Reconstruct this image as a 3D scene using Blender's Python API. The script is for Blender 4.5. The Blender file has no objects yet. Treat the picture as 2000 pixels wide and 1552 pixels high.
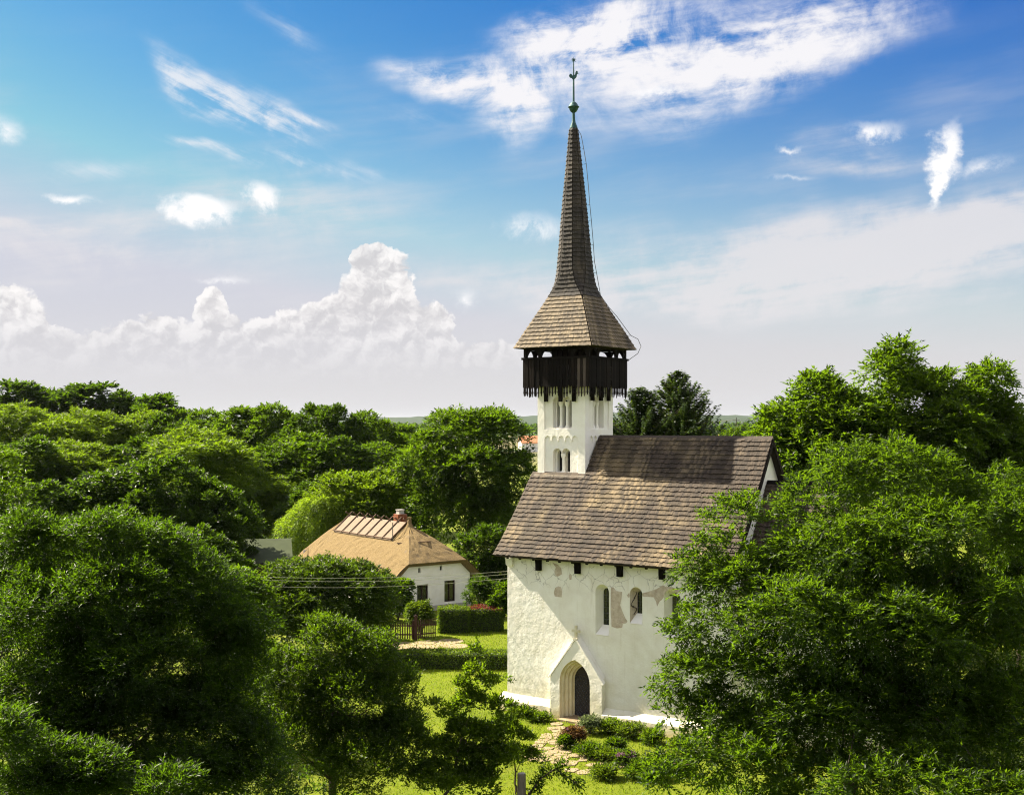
import bpy, math, random
import numpy as np
from mathutils import Vector, Matrix
from mathutils.geometry import delaunay_2d_cdt

# ---------------------------------------------------------------- camera
SC = bpy.context.scene
COL = SC.collection
FPX, HZ, CH = 2320.0, 825.0, 13.75          # focal length and horizon row for a 2000 px wide frame, camera height
cam_data = bpy.data.cameras.new('camera')
cam = bpy.data.objects.new('camera', cam_data)
COL.objects.link(cam)
cam.location = (0, 0, CH)
cam.rotation_euler = (math.radians(90), 0, 0)
cam_data.sensor_width = 36.0
cam_data.lens = 36.0 * FPX / 2000.0
cam_data.shift_y = (HZ - 776.0) / 2000.0
cam_data.clip_start = 0.5
cam_data.clip_end = 20000
SC.camera = cam

# ---------------------------------------------------------------- view, sun and sky
SC.view_settings.view_transform = 'Standard'
SC.view_settings.look = 'None'
SC.view_settings.gamma = 1.0
SC.view_settings.use_curve_mapping = False
SC.view_settings.exposure = 1.90
SC.cycles.max_bounces = 6
SC.cycles.diffuse_bounces = 3
SC.cycles.glossy_bounces = 2
SC.cycles.transmission_bounces = 4
SC.cycles.transparent_max_bounces = 6
SC.cycles.volume_bounces = 0
SC.cycles.use_denoising = True
SC.cycles.denoiser = 'OPENIMAGEDENOISE'
SC.cycles.denoising_input_passes = 'RGB_ALBEDO_NORMAL'
SC.cycles.denoising_prefilter = 'NONE'
SC.cycles.filter_width = 1.1
SC.cycles.sample_clamp_indirect = 6.0
SUN = Vector((-0.945, 0.513, 1.0)).normalized()     # towards the sun
sd = bpy.data.lights.new('sun', 'SUN')
sd.energy = 5.0
sd.angle = math.radians(0.5)
sd.color = (1.0, 0.90, 0.73)
sun = bpy.data.objects.new('sun', sd)
COL.objects.link(sun)
sun.rotation_euler = SUN.to_track_quat('Z', 'Y').to_euler()
sun.location = (-60, 90, 80)

world = bpy.data.worlds.new('World')
SC.world = world
world.use_nodes = True
WT = world.node_tree
WT.nodes.clear()

class X:
    """a node socket with arithmetic"""
    tree = None
    def __init__(s, sock): s.s = sock
    @staticmethod
    def m(op, *a, clamp=False):
        n = X.tree.nodes.new('ShaderNodeMath'); n.operation = op; n.use_clamp = clamp
        for i, v in enumerate(a):
            if isinstance(v, X): X.tree.links.new(v.s, n.inputs[i])
            else: n.inputs[i].default_value = float(v)
        return X(n.outputs[0])
    def __add__(s, o): return X.m('ADD', s, o)
    __radd__ = __add__
    def __sub__(s, o): return X.m('SUBTRACT', s, o)
    def __rsub__(s, o): return X.m('SUBTRACT', o, s)
    def __mul__(s, o): return X.m('MULTIPLY', s, o)
    __rmul__ = __mul__
    def __truediv__(s, o): return X.m('DIVIDE', s, o)
    def max(s, o): return X.m('MAXIMUM', s, o)
    def min(s, o): return X.m('MINIMUM', s, o)
    def pow(s, o): return X.m('POWER', s, o)
    def clamp(s): return X.m('ADD', s, 0.0, clamp=True)
    def smooth(s, a, b):
        n = X.tree.nodes.new('ShaderNodeMapRange'); n.interpolation_type = 'SMOOTHSTEP'
        X.tree.links.new(s.s, n.inputs[0]); n.inputs[1].default_value = a; n.inputs[2].default_value = b
        return X(n.outputs[0])

def x_vec(x, y, z=0.0):
    n = X.tree.nodes.new('ShaderNodeCombineXYZ')
    for i, v in enumerate((x, y, z)):
        if isinstance(v, X): X.tree.links.new(v.s, n.inputs[i])
        else: n.inputs[i].default_value = v
    return n.outputs[0]
def x_noise(vec, scale, detail=5, rough=0.5, dist=0.0, lac=2.0):
    n = X.tree.nodes.new('ShaderNodeTexNoise')
    X.tree.links.new(vec, n.inputs['Vector'])
    n.inputs['Scale'].default_value = scale; n.inputs['Detail'].default_value = detail
    n.inputs['Roughness'].default_value = rough; n.inputs['Distortion'].default_value = dist
    n.inputs['Lacunarity'].default_value = lac
    return X(n.outputs[0])
def x_mix(fac, a, b):
    n = X.tree.nodes.new('ShaderNodeMix'); n.data_type = 'RGBA'
    n.clamp_factor = True
    for idx, v in ((0, fac), (6, a), (7, b)):
        if isinstance(v, X): X.tree.links.new(v.s, n.inputs[idx])
        elif isinstance(v, bpy.types.NodeSocket): X.tree.links.new(v, n.inputs[idx])
        elif idx == 0: n.inputs[0].default_value = v
        else: n.inputs[idx].default_value = (*v, 1)
    return n.outputs[2]

X.tree = WT
sky = WT.nodes.new('ShaderNodeTexSky')
sky.sky_type = 'NISHITA'
sky.sun_disc = False
sky.sun_elevation = math.asin(SUN.z)
sky.sun_rotation = math.atan2(SUN.x, SUN.y)
sky.air_density = 1.0
sky.dust_density = 0.6
sky.ozone_density = 2.5
tc = WT.nodes.new('ShaderNodeTexCoord')
sp = WT.nodes.new('ShaderNodeSeparateXYZ')
WT.links.new(tc.outputs['Generated'], sp.inputs[0])
dx, dy, dz = (X(sp.outputs[i]) for i in range(3))
AZ = X.m('ARCTAN2', dx, dy)                              # compass angle, 0 = +Y
EL = dz / X.m('SQRT', dx * dx + dy * dy).max(0.02)       # tangent of the elevation
BG_STRENGTH = 0.05

def sky_at(px, py):
    a = math.atan((px - 1000) / FPX)
    return a, (HZ - py) / FPX * math.cos(a)
ROT = {}
def cloud_blob(vec, px, py, rx, ry, ang=0.0):
    """soft ellipse on the sky dome, 1 in the middle, 0 at its rim, given by the direction of its middle"""
    a, e = sky_at(px, py)
    ang = 0 if abs(ang) <= 8 else min((-50, -38, -20, -13, 13, 60), key=lambda q: abs(q - ang))
    c, s = math.cos(math.radians(ang)), math.sin(math.radians(ang))
    key = (vec, ang)
    if ang and key not in ROT:
        mp = WT.nodes.new('ShaderNodeMapping'); mp.inputs[2].default_value = (0, 0, -math.radians(ang))
        WT.links.new(vec, mp.inputs[0])
        ROT[key] = mp.outputs[0]
    v = ROT[key] if ang else vec
    ra, re = a * c + e * s, e * c - a * s
    kx, ky = FPX / rx, FPX / ry
    n = WT.nodes.new('ShaderNodeVectorMath'); n.operation = 'MULTIPLY_ADD'
    WT.links.new(v, n.inputs[0])
    n.inputs[1].default_value = (kx, ky, 0); n.inputs[2].default_value = (-ra * kx, -re * ky, 0)
    g = WT.nodes.new('ShaderNodeTexGradient'); g.gradient_type = 'SPHERICAL'
    WT.links.new(n.outputs[0], g.inputs[0])
    return X(g.outputs['Fac'])
def rot_noise(ang, kx, ky, scale, detail, rough, dist, off=0.0):
    c, s = math.cos(math.radians(ang)), math.sin(math.radians(ang))
    return x_noise(x_vec((AZ * c + EL * s) * kx, (EL * c - AZ * s) * ky, off), scale, detail, rough, dist)

wn = WT.nodes.new('ShaderNodeTexNoise')
WT.links.new(x_vec(AZ, EL, 3.3), wn.inputs['Vector'])
wn.inputs['Scale'].default_value = 8.0; wn.inputs['Detail'].default_value = 3
ws = WT.nodes.new('ShaderNodeSeparateXYZ'); WT.links.new(wn.outputs['Color'], ws.inputs[0])
wob, wob2 = X(ws.outputs[0]), X(ws.outputs[1])
AZw, ELw = AZ + (wob - 0.5) * 0.10, EL + (wob2 - 0.5) * 0.07
VW = x_vec(AZw, ELw)
fine = x_noise(x_vec(AZw, ELw, 1.7), 34.0, 5, 0.66)
st_a = rot_noise(-24, 3.0, 18.0, 2.2, 5, 0.62, 0.0)        # streaks falling to the east
st_b = rot_noise(7, 2.2, 13.0, 2.4, 5, 0.62, 0.0, 5.0)     # flat streaks

def total(items, vec):
    t = None
    for w, *b in items:
        v = cloud_blob(vec, *b)
        t = v * w if t is None else X.m('MULTIPLY_ADD', v, w, t)
    return t
# high cirrus, denser in some places than in others
ci_b = total([(2.2, 1150, 60, 230, 110, 10), (2.0, 900, 155, 190, 55, -14), (1.6, 1015, 220, 120, 90, 60), (1.5, 1430, 60, 460, 150, 8),
              (1.3, 1450, 140, 420, 120, 14), (0.6, 1050, 150, 300, 160, 0)], VW)
cir1 = (ci_b * (0.55 + (st_b * 0.55 + fine * 0.45 - 0.5) * 3.6)).smooth(0.0, 1.25)
ci_a = total([(1.8, 375, 170, 150, 46, -38), (1.8, 500, 225, 200, 60, -20), (1.2, 610, 250, 150, 24, -5), (1.6, 400, 295, 150, 22, -20), (1.4, 600, 335, 240, 30, -2),
              (0.9, 180, 330, 150, 30, 6), (0.7, 560, 60, 190, 60, -38), (1.0, 530, 270, 80, 60, -50), (1.0, 590, 310, 40, 50, -60), (0.6, 850, 225, 150, 40, -10)], VW)
cir2 = (ci_a * (0.42 + (st_a * 0.72 + fine * 0.28 - 0.5) * 5.0)).smooth(0.0, 1.45) * 0.85
ci_c = total([(1.9, 1680, 510, 900, 125, 6), (1.6, 1950, 450, 360, 90, 12), (1.2, 1400, 570, 460, 100, 4), (0.8, 1700, 300, 230, 60, -14), (0.6, 1450, 470, 260, 40, 8),
              (1.2, 150, 490, 400, 90, -4), (1.2, 80, 432, 120, 18, -8), (0.9, 480, 420, 560, 130, 0), (0.8, 1650, 345, 200, 28, -8), (0.9, 900, 560, 500, 70, 4)], VW)
cir3 = (ci_c * (0.55 + (st_b * 0.7 + fine * 0.3 - 0.5) * 3.4)).smooth(0.0, 1.1) * 0.85
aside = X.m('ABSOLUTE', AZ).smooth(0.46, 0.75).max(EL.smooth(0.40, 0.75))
gen = (st_b * 0.6 + wob * 0.4).smooth(0.45, 0.75) * 0.34 * (1.0 - EL.smooth(0.20, 0.36))
fill_deck = (st_b * 0.35 + wob * 0.35 + fine * 0.3).smooth(0.40, 0.56) * aside * 0.9   # broken cloud only outside the view, added and brightened to lift ambient light          # thin veil all round the sky
# small bright fair-weather puffs
bil = x_noise(x_vec(AZ, EL, 4.4), 50.0, 4, 0.6)
VC = x_vec(AZ + (bil - 0.5) * 0.030, EL + (fine - 0.5) * 0.022)
puf = total([(1.9, 400, 414, 95, 42, -6), (1.2, 372, 403, 60, 36, 0), (2.0, 511, 383, 48, 36, -20), (2.0, 1846, 305, 36, 85, -13), (1.4, 1830, 375, 18, 45, -10),
             (0.8, 1922, 324, 75, 22, 14), (1.1, 1705, 255, 85, 26, 6), (1.2, 1285, 180, 75, 18, 2), (1.0, 1035, 440, 95, 40, 0), (1.0, 10, 250, 50, 34, -20),
             (1.1, 140, 387, 60, 13, 0), (0.9, 915, 585, 40, 32, 0), (0.8, 440, 545, 70, 12, 4), (0.7, 1540, 345, 60, 10, 0), (0.7, 1545, 290, 40, 10, 0)], VC)
puff = (puf * (0.75 + (bil * 0.3 + fine * 0.7 - 0.5) * 3.4)).smooth(0.04, 1.15)
# towering cumulus low in the sky
dAZ, dEL = AZ + (bil - 0.5) * 0.020, EL + (fine - 0.5) * 0.016
VD = x_vec(dAZ, dEL)
cu_t = total([(1.2, 742, 565, 85, 100, 0), (0.85, 700, 625, 120, 75, 0), (0.9, 570, 645, 85, 75, 0), (0.85, 640, 635, 75, 60, 0), (0.95, 852, 640, 48, 62, 0), (0.9, 800, 650, 100, 70, 0), (0.9, 728, 505, 46, 34, 0),
               (0.95, 325, 662, 80, 66, 0), (0.9, 412, 605, 34, 56, 0), (0.8, 450, 660, 75, 60, 0), (0.85, 235, 672, 80, 54, 0), (0.8, 120, 678, 100, 50, 0), (0.7, 40, 680, 130, 60, 0),
               (1.0, 5, 595, 105, 56, -12), (0.7, 630, 705, 450, 60, 0), (0.7, 250, 710, 400, 55, 0), (0.6, 980, 690, 150, 34, 0), (0.6, 500, 690, 120, 50, 0)], VD)
def billow(ax, ex):
    n = WT.nodes.new('ShaderNodeTexNoise')
    WT.links.new(x_vec(ax, ex, 0.4), n.inputs['Vector'])
    n.normalize = False
    n.inputs['Scale'].default_value = 34.0; n.inputs['Detail'].default_value = 1; n.inputs['Roughness'].default_value = 0.55
    m_ = WT.nodes.new('ShaderNodeTexNoise')
    WT.links.new(x_vec(ax, ex, 6.4), m_.inputs['Vector'])
    m_.normalize = False
    m_.inputs['Scale'].default_value = 90.0; m_.inputs['Detail'].default_value = 2; m_.inputs['Roughness'].default_value = 0.6
    return X.m('ABSOLUTE', X(n.outputs[0])) + X.m('ABSOLUTE', X(m_.outputs[0])) * 0.38
bw0 = billow(dAZ, dEL)
bw1 = billow(dAZ - 0.0040, dEL + 0.0050)                        # the same a little nearer to the sun
cum = (cu_t * (0.55 + bw0 * 1.7)).smooth(0.20, 0.36)
relief = ((bw0 - bw1) * 1.15 + 0.48 + (0.75 - cu_t) * 0.45).smooth(-0.05, 1.1)
cum = cum * EL.smooth(0.026, 0.105) * 0.92

sc_ = WT.nodes.new('ShaderNodeSeparateColor'); WT.links.new(sky.outputs[0], sc_.inputs[0])
cc_ = WT.nodes.new('ShaderNodeCombineColor')                # a deeper, more saturated blue, as through a polarised lens
for i, (k, p) in enumerate(((0.0300, 3.0), (0.127, 2.0), (0.99, 0.75))):
    WT.links.new((X(sc_.outputs[i]).pow(p) * k).min((2.9, 3.2, 4.1)[i]).s, cc_.inputs[i])
SKYW = 5.36                                                 # radiance of sunlit cloud before the background strength
hazefac = X.m('EXPONENT', (EL.max(0.0) * 6.4).pow(1.8) * -1.0)
c = x_mix(hazefac, cc_.outputs[0], (SKYW * 0.72, SKYW * 0.705, SKYW * 0.72))
c = x_mix(gen, c, (SKYW * 0.74, SKYW * 0.74, SKYW * 0.78))
c = x_mix(cir3, c, (SKYW * 0.80, SKYW * 0.78, SKYW * 0.80))
c = x_mix(cir2, c, (SKYW * 0.86, SKYW * 0.88, SKYW * 0.92))
c = x_mix(cir1, c, (SKYW * 0.93, SKYW * 0.92, SKYW * 0.95))
cumcol = x_mix(relief, (SKYW * 0.66, SKYW * 0.645, SKYW * 0.66), (SKYW * 1.03, SKYW * 1.0, SKYW * 0.98))
c = x_mix(cum, c, cumcol)
c = x_mix(fill_deck, c, (SKYW * 1.5, SKYW * 1.44, SKYW * 1.44))
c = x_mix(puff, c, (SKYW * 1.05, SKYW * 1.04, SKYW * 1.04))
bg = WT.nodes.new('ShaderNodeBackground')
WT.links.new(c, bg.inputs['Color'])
bg.inputs['Strength'].default_value = BG_STRENGTH
wo = WT.nodes.new('ShaderNodeOutputWorld')
WT.links.new(bg.outputs[0], wo.inputs[0])
world.cycles.sampling_method = 'NONE'

# ---------------------------------------------------------------- helpers
RNG = np.random.default_rng(7)
def at(px, py, Y):
    """world point seen in direction (px, py) at distance Y"""
    return Vector(((px - 1000) * Y / FPX, Y, CH - (py - HZ) * Y / FPX))
def on_ground(px, py, z=0.0):
    Y = (CH - z) * FPX / (py - HZ)
    return Vector(((px - 1000) * Y / FPX, Y, z))

def tag(o, label=None, cat=None, group=None, kind=None):
    if label: o['label'] = label
    if cat: o['category'] = cat
    if group: o['group'] = group
    if kind: o['kind'] = kind
    return o
def empty(name, loc=(0, 0, 0), rz=0.0, parent=None):
    o = bpy.data.objects.new(name, None)
    COL.objects.link(o)
    o.location = loc; o.rotation_euler = (0, 0, rz)
    if parent: o.parent = parent
    return o
def link(name, me, parent=None, loc=(0, 0, 0), rz=0.0):
    o = bpy.data.objects.new(name, me)
    COL.objects.link(o)
    o.location = loc; o.rotation_euler = (0, 0, rz)
    if parent: o.parent = parent
    return o
def copy_tree(o, parent=None):
    c = o.copy()
    COL.objects.link(c)
    c.parent = parent
    for ch in list(o.children):
        copy_tree(ch, c)
    return c

class MB:
    """collects faces; build() links them as one mesh object"""
    def __init__(s): s.v = []; s.f = []
    def add(s, vs, fs):
        b = len(s.v)
        s.v += [tuple(p) for p in vs]
        s.f += [tuple(i + b for i in f) for f in fs]
        return s
    def box(s, a, b):
        (x0, y0, z0), (x1, y1, z1) = a, b
        return s.add([(x0, y0, z0), (x1, y0, z0), (x1, y1, z0), (x0, y1, z0), (x0, y0, z1), (x1, y0, z1), (x1, y1, z1), (x0, y1, z1)],
                     [(0, 3, 2, 1), (4, 5, 6, 7), (0, 1, 5, 4), (1, 2, 6, 5), (2, 3, 7, 6), (3, 0, 4, 7)])
    def prism(s, pts, off):
        """polygon pts extruded by the vector off"""
        n = len(pts); off = Vector(off)
        vs = [Vector(p) for p in pts] + [Vector(p) + off for p in pts]
        return s.add(vs, [tuple(range(n))[::-1], tuple(range(n, 2 * n))] + [(i, (i + 1) % n, n + (i + 1) % n, n + i) for i in range(n)])
    def loft(s, rings, cap0=True, cap1=True):
        n = len(rings[0]); vs = [p for r in rings for p in r]; fs = []
        for k in range(len(rings) - 1):
            for i in range(n):
                j = (i + 1) % n
                fs.append((k * n + i, k * n + j, (k + 1) * n + j, (k + 1) * n + i))
        if cap0: fs.append(tuple(range(n))[::-1])
        if cap1: fs.append(tuple(range((len(rings) - 1) * n, len(rings) * n)))
        return s.add(vs, fs)
    def tube(s, pts, r, sides=6):
        pts = [Vector(p) for p in pts]
        rs = r if isinstance(r, (list, tuple)) else [r] * len(pts)
        rings = []
        prev = None
        for i, p in enumerate(pts):
            d = (pts[min(i + 1, len(pts) - 1)] - pts[max(i - 1, 0)])
            d = d.normalized() if d.length > 1e-9 else Vector((0, 0, 1))
            if prev is None:
                ref = Vector((1, 0, 0)) if abs(d.x) < 0.8 else Vector((0, 1, 0))
                a = d.cross(ref).normalized()
            else:
                a = (prev - d * prev.dot(d)).normalized()
            prev = a
            b = d.cross(a)
            rings.append([p + (a * math.cos(t) + b * math.sin(t)) * rs[i] for t in (2 * math.pi * k / sides for k in range(sides))])
        return s.loft(rings)
    def lathe(s, prof, c=(0, 0, 0), sides=16):
        c = Vector(c)
        return s.loft([[c + Vector((r * math.cos(2 * math.pi * k / sides), r * math.sin(2 * math.pi * k / sides), z)) for k in range(sides)] for r, z in prof])
    def panel(s, outer, holes, place):
        """flat plate with holes; place maps (u, v) to a point"""
        loops = [list(outer)] + [list(h) for h in holes]
        vs, es = [], []
        for l in loops:
            b = len(vs)
            vs += [Vector((p[0], p[1])) for p in l]
            es += [(b + i, b + (i + 1) % len(l)) for i in range(len(l))]
        ov, _, of, *_r = delaunay_2d_cdt(vs, es, [], 0, 1e-6)
        def inside(x, y, poly):
            c = False
            for (x0, y0), (x1, y1) in zip(poly, poly[1:] + poly[:1]):
                if (y0 > y) != (y1 > y) and x < (x1 - x0) * (y - y0) / (y1 - y0) + x0: c = not c
            return c
        keep = []
        for f in of:
            cx = sum(ov[i][0] for i in f) / len(f); cy = sum(ov[i][1] for i in f) / len(f)
            if inside(cx, cy, loops[0]) and not any(inside(cx, cy, h) for h in loops[1:]): keep.append(f)
        return s.add([place(p[0], p[1]) for p in ov], keep)
    def reveal(s, la, lb, pa, pb):
        """side walls of an opening from outline la (placed by pa) to outline lb (placed by pb)"""
        n = len(la)
        return s.add([pa(*p) for p in la] + [pb(*p) for p in lb], [(i, (i + 1) % n, n + (i + 1) % n, n + i) for i in range(n)])
    def mesh(s, name, mat, smooth=False):
        me = bpy.data.meshes.new(name)
        me.from_pydata(s.v, [], s.f)
        if mat: me.materials.append(mat)
        if smooth:
            me.polygons.foreach_set('use_smooth', [True] * len(me.polygons))
        me.update()
        return me
    def build(s, name, mat, parent=None, loc=(0, 0, 0), rz=0.0, smooth=False):
        return link(name, s.mesh(name, mat, smooth), parent, loc, rz)

def round_arch(cx, w, z0, z1, n=12):
    """outline of a round-headed opening, counter-clockwise"""
    r = w / 2
    return [(cx - r, z0), (cx + r, z0)] + [(cx + r * math.cos(t), z1 - r + r * math.sin(t)) for t in (math.pi * k / n for k in range(n + 1))]
def pointed_arch(cx, w, z0, zs, z1, n=7):
    r = w / 2; h = z1 - zs
    R = (r * r + h * h) / (2 * r)
    a = math.asin(min(1, h / R))
    right = [(cx + r - R + R * math.cos(a * k / n), zs + R * math.sin(a * k / n)) for k in range(n + 1)]
    left = [(2 * cx - x, z) for x, z in right[::-1][1:]]
    return [(cx - r, z0), (cx + r, z0)] + right + left
# ---------------------------------------------------------------- materials
def ramp(nt, stops):
    n = nt.nodes.new('ShaderNodeValToRGB')
    e = n.color_ramp.elements
    for i, (p, col) in enumerate(stops):
        el = e[i] if i < 2 else e.new(p)
        el.position = p
        el.color = (*col, 1)
    return n
def mat(name, stops, scale=4.0, rough=0.85, bump=0.0, bscale=25.0, bdetail=6, island=0.0, stretch=(1, 1, 1), detail=7, metal=0.0, spec=0.3, dist=0.3, stain=None, nrough=0.6, objrand=0.0):
    """noise-driven colour, optional change from piece to piece, stains and fine relief"""
    m = bpy.data.materials.new(name)
    m.use_nodes = True
    nt = m.node_tree
    b = nt.nodes['Principled BSDF']
    b.inputs['Roughness'].default_value = rough
    b.inputs['Metallic'].default_value = metal
    b.inputs['Specular IOR Level'].default_value = spec
    tc = nt.nodes.new('ShaderNodeTexCoord')
    mp = nt.nodes.new('ShaderNodeMapping')
    mp.inputs['Scale'].default_value = stretch
    nt.links.new(tc.outputs['Object'], mp.inputs[0])
    no = nt.nodes.new('ShaderNodeTexNoise')
    no.inputs['Scale'].default_value = scale; no.inputs['Detail'].default_value = detail
    no.inputs['Roughness'].default_value = nrough; no.inputs['Distortion'].default_value = dist
    nt.links.new(mp.outputs[0], no.inputs['Vector'])
    r = ramp(nt, stops)
    nt.links.new(no.outputs[0], r.inputs[0])
    col = r.outputs[0]
    X.tree = nt
    if stain:
        sc_, lo, hi, scol = stain
        ns = x_noise(mp.outputs[0] if len(stain) < 5 else tc.outputs['Object'], sc_, 6, 0.65, 0.6)
        col = x_mix(ns.smooth(lo, hi), col, scol)
    if island:
        g = nt.nodes.new('ShaderNodeNewGeometry')
        hs = nt.nodes.new('ShaderNodeHueSaturation')
        v = X(g.outputs['Random Per Island']) * (2 * island) + (1 - island)
        nt.links.new(v.s, hs.inputs['Value'])
        nt.links.new(col, hs.inputs['Color'])
        col = hs.outputs[0]
    if objrand:
        oi = nt.nodes.new('ShaderNodeObjectInfo')
        hs = nt.nodes.new('ShaderNodeHueSaturation')
        v = X(oi.outputs['Random']).pow(2.0) * (2.2 * objrand) + (1 - objrand * .6)
        nt.links.new(v.s, hs.inputs['Value'])
        nt.links.new(col, hs.inputs['Color'])
        col = hs.outputs[0]
    nt.links.new(col, b.inputs['Base Color'])
    if bump:
        bn = nt.nodes.new('ShaderNodeTexNoise')
        bn.inputs['Scale'].default_value = bscale; bn.inputs['Detail'].default_value = bdetail
        bn.inputs['Roughness'].default_value = 0.6
        nt.links.new(mp.outputs[0], bn.inputs['Vector'])
        bp = nt.nodes.new('ShaderNodeBump')
        bp.inputs['Strength'].default_value = 1.0
        bp.inputs['Distance'].default_value = bump
        nt.links.new(bn.outputs[0], bp.inputs['Height'])
        nt.links.new(bp.outputs[0], b.inputs['Normal'])
    return m
def leaf_mat(name, c0, c1, trans, tfac=0.4, rough=0.42, spec=0.4):
    """leaf: colour differs from leaf to leaf, light shines through"""
    m = bpy.data.materials.new(name)
    m.use_nodes = True
    nt = m.node_tree
    b = nt.nodes['Principled BSDF']
    out = nt.nodes['Material Output']
    b.inputs['Roughness'].default_value = rough
    b.inputs['Specular IOR Level'].default_value = spec
    g = nt.nodes.new('ShaderNodeNewGeometry')
    r = ramp(nt, [(0.0, c0), (1.0, c1)])
    nt.links.new(g.outputs['Random Per Island'], r.inputs[0])
    nt.links.new(r.outputs[0], b.inputs['Base Color'])
    t = nt.nodes.new('ShaderNodeBsdfTranslucent')
    r2 = ramp(nt, [(0.0, tuple(x * 0.75 for x in trans)), (1.0, tuple(x * 1.2 for x in trans))])
    nt.links.new(g.outputs['Random Per Island'], r2.inputs[0])
    nt.links.new(r2.outputs[0], t.inputs['Color'])
    mx = nt.nodes.new('ShaderNodeMixShader')
    mx.inputs[0].default_value = tfac
    nt.links.new(b.outputs[0], mx.inputs[1]); nt.links.new(t.outputs[0], mx.inputs[2])
    nt.links.new(mx.outputs[0], out.inputs['Surface'])
    return m

M = {}
M['plaster'] = mat('white_plaster', [(0.25, (0.7632, 0.7236, 0.6160)), (0.6, (0.8692, 0.8478, 0.7590)), (0.9, (0.9010, 0.8856, 0.8140))], 1.1, 0.9, bump=0.034, bscale=2.4, bdetail=6)
def plaster_details(m):
    """yellow-green damp near the ground, hairline cracks, a second finer relief"""
    nt = m.node_tree; X.tree = nt
    b = nt.nodes['Principled BSDF']
    tc = nt.nodes.new('ShaderNodeTexCoord')
    sp = nt.nodes.new('ShaderNodeSeparateXYZ'); nt.links.new(tc.outputs['Object'], sp.inputs[0])
    z = X(sp.outputs[2])
    n = x_noise(tc.outputs['Object'], 0.9, 6, 0.65, 0.5)
    damp = (1.9 - z + (n - 0.5) * 3.0).smooth(-0.3, 2.2) * 0.75
    src = b.inputs['Base Color'].links[0].from_socket
    col = x_mix(damp, src, (0.66, 0.61, 0.36))
    mpv = nt.nodes.new('ShaderNodeMapping'); mpv.inputs['Scale'].default_value = (2.6, 2.6, 0.22)
    nt.links.new(tc.outputs['Object'], mpv.inputs[0])
    run = x_noise(mpv.outputs[0], 1.6, 7, 0.7, 0.3).smooth(0.52, 0.74)
    col = x_mix(run * 0.42, col, (0.58, 0.52, 0.37))
    base = (0.55 - z + (n - 0.5) * 0.9).smooth(-0.1, 0.6)
    col = x_mix(base * 0.8, col, (0.60, 0.46, 0.22))
    vo = nt.nodes.new('ShaderNodeTexVoronoi'); vo.feature = 'DISTANCE_TO_EDGE'; vo.inputs['Scale'].default_value = 1.7
    wv = nt.nodes.new('ShaderNodeMixRGB'); wv.blend_type = 'ADD'; wv.inputs[0].default_value = 0.35
    nn = nt.nodes.new('ShaderNodeTexNoise'); nn.inputs['Scale'].default_value = 3.0; nn.inputs['Detail'].default_value = 5
    nt.links.new(tc.outputs['Object'], nn.inputs['Vector'])
    nt.links.new(tc.outputs['Object'], wv.inputs[1]); nt.links.new(nn.outputs['Color'], wv.inputs[2])
    nt.links.new(wv.outputs[0], vo.inputs['Vector'])
    band = (z + (n - 0.5) * 1.2).smooth(5.9, 6.4) * (1.0 - z.smooth(7.0, 7.4))
    crack = (1.0 - X(vo.outputs['Distance']).smooth(0.004, 0.022)) * band
    col = x_mix(crack * 0.75, col, (0.36, 0.33, 0.28))
    nt.links.new(col, b.inputs['Base Color'])
    bp0 = b.inputs['Normal'].links[0].from_node
    bp = nt.nodes.new('ShaderNodeBump'); bp.inputs['Distance'].default_value = 0.006
    f = x_noise(tc.outputs['Object'], 11.0, 5, 0.6, 0.4)
    nt.links.new((f - crack * 0.8).s, bp.inputs['Height'])
    nt.links.new(bp0.outputs[0], bp.inputs['Normal'])
    nt.links.new(bp.outputs[0], b.inputs['Normal'])
plaster_details(M['plaster'])
M['tower_plaster'] = mat('tower_plaster', [(0.2, (0.7980, 0.7597, 0.6540)), (0.6, (0.8715, 0.8453, 0.7521)), (0.9, (0.9030, 0.8881, 0.8175))], 2.0, 0.9, bump=0.02, bscale=4.0)
M['bare'] = mat('bare_fresco_plaster', [(0.3, (0.40, 0.32, 0.24)), (0.5, (0.52, 0.44, 0.34)), (0.7, (0.64, 0.56, 0.46))], 5.0, 0.95, bump=0.02, bscale=12, stain=(7.0, 0.58, 0.72, (0.40, 0.28, 0.23)))
M['limestone'] = mat('portal_limestone', [(0.3, (0.5890, 0.5225, 0.3420)), (0.6, (0.6840, 0.6270, 0.4560)), (0.8, (0.7220, 0.6840, 0.5510))], 3.0, 0.85, bump=0.012, bscale=9)
M['shingle'] = mat('weathered_shingle', [(0.28, (0.047, 0.036, 0.023)), (0.5, (0.108, 0.081, 0.045)), (0.72, (0.190, 0.140, 0.070))], 0.55, 0.8, island=0.48, detail=9, nrough=0.7, bump=0.004, bscale=60,
                   stain=(0.30, 0.40, 0.58, (0.044, 0.032, 0.021)))
M['shaded_spire_shingle'] = mat('shaded_spire_shingle', [(0.28, (0.016, 0.013, 0.011)), (0.5, (0.031, 0.025, 0.019)), (0.75, (0.056, 0.044, 0.030))], 1.2, 0.75, island=0.42, detail=8, bump=0.004, bscale=60)  # needle kept darker than the skirt; its shade is put into the colour
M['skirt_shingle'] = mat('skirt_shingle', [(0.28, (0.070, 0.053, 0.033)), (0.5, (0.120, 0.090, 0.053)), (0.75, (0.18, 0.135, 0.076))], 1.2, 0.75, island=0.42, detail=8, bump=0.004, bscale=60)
M['underlay'] = mat('roof_underlay', [(0.3, (0.02, 0.016, 0.012)), (0.7, (0.035, 0.027, 0.02))], 5.0, 0.9)
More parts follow.
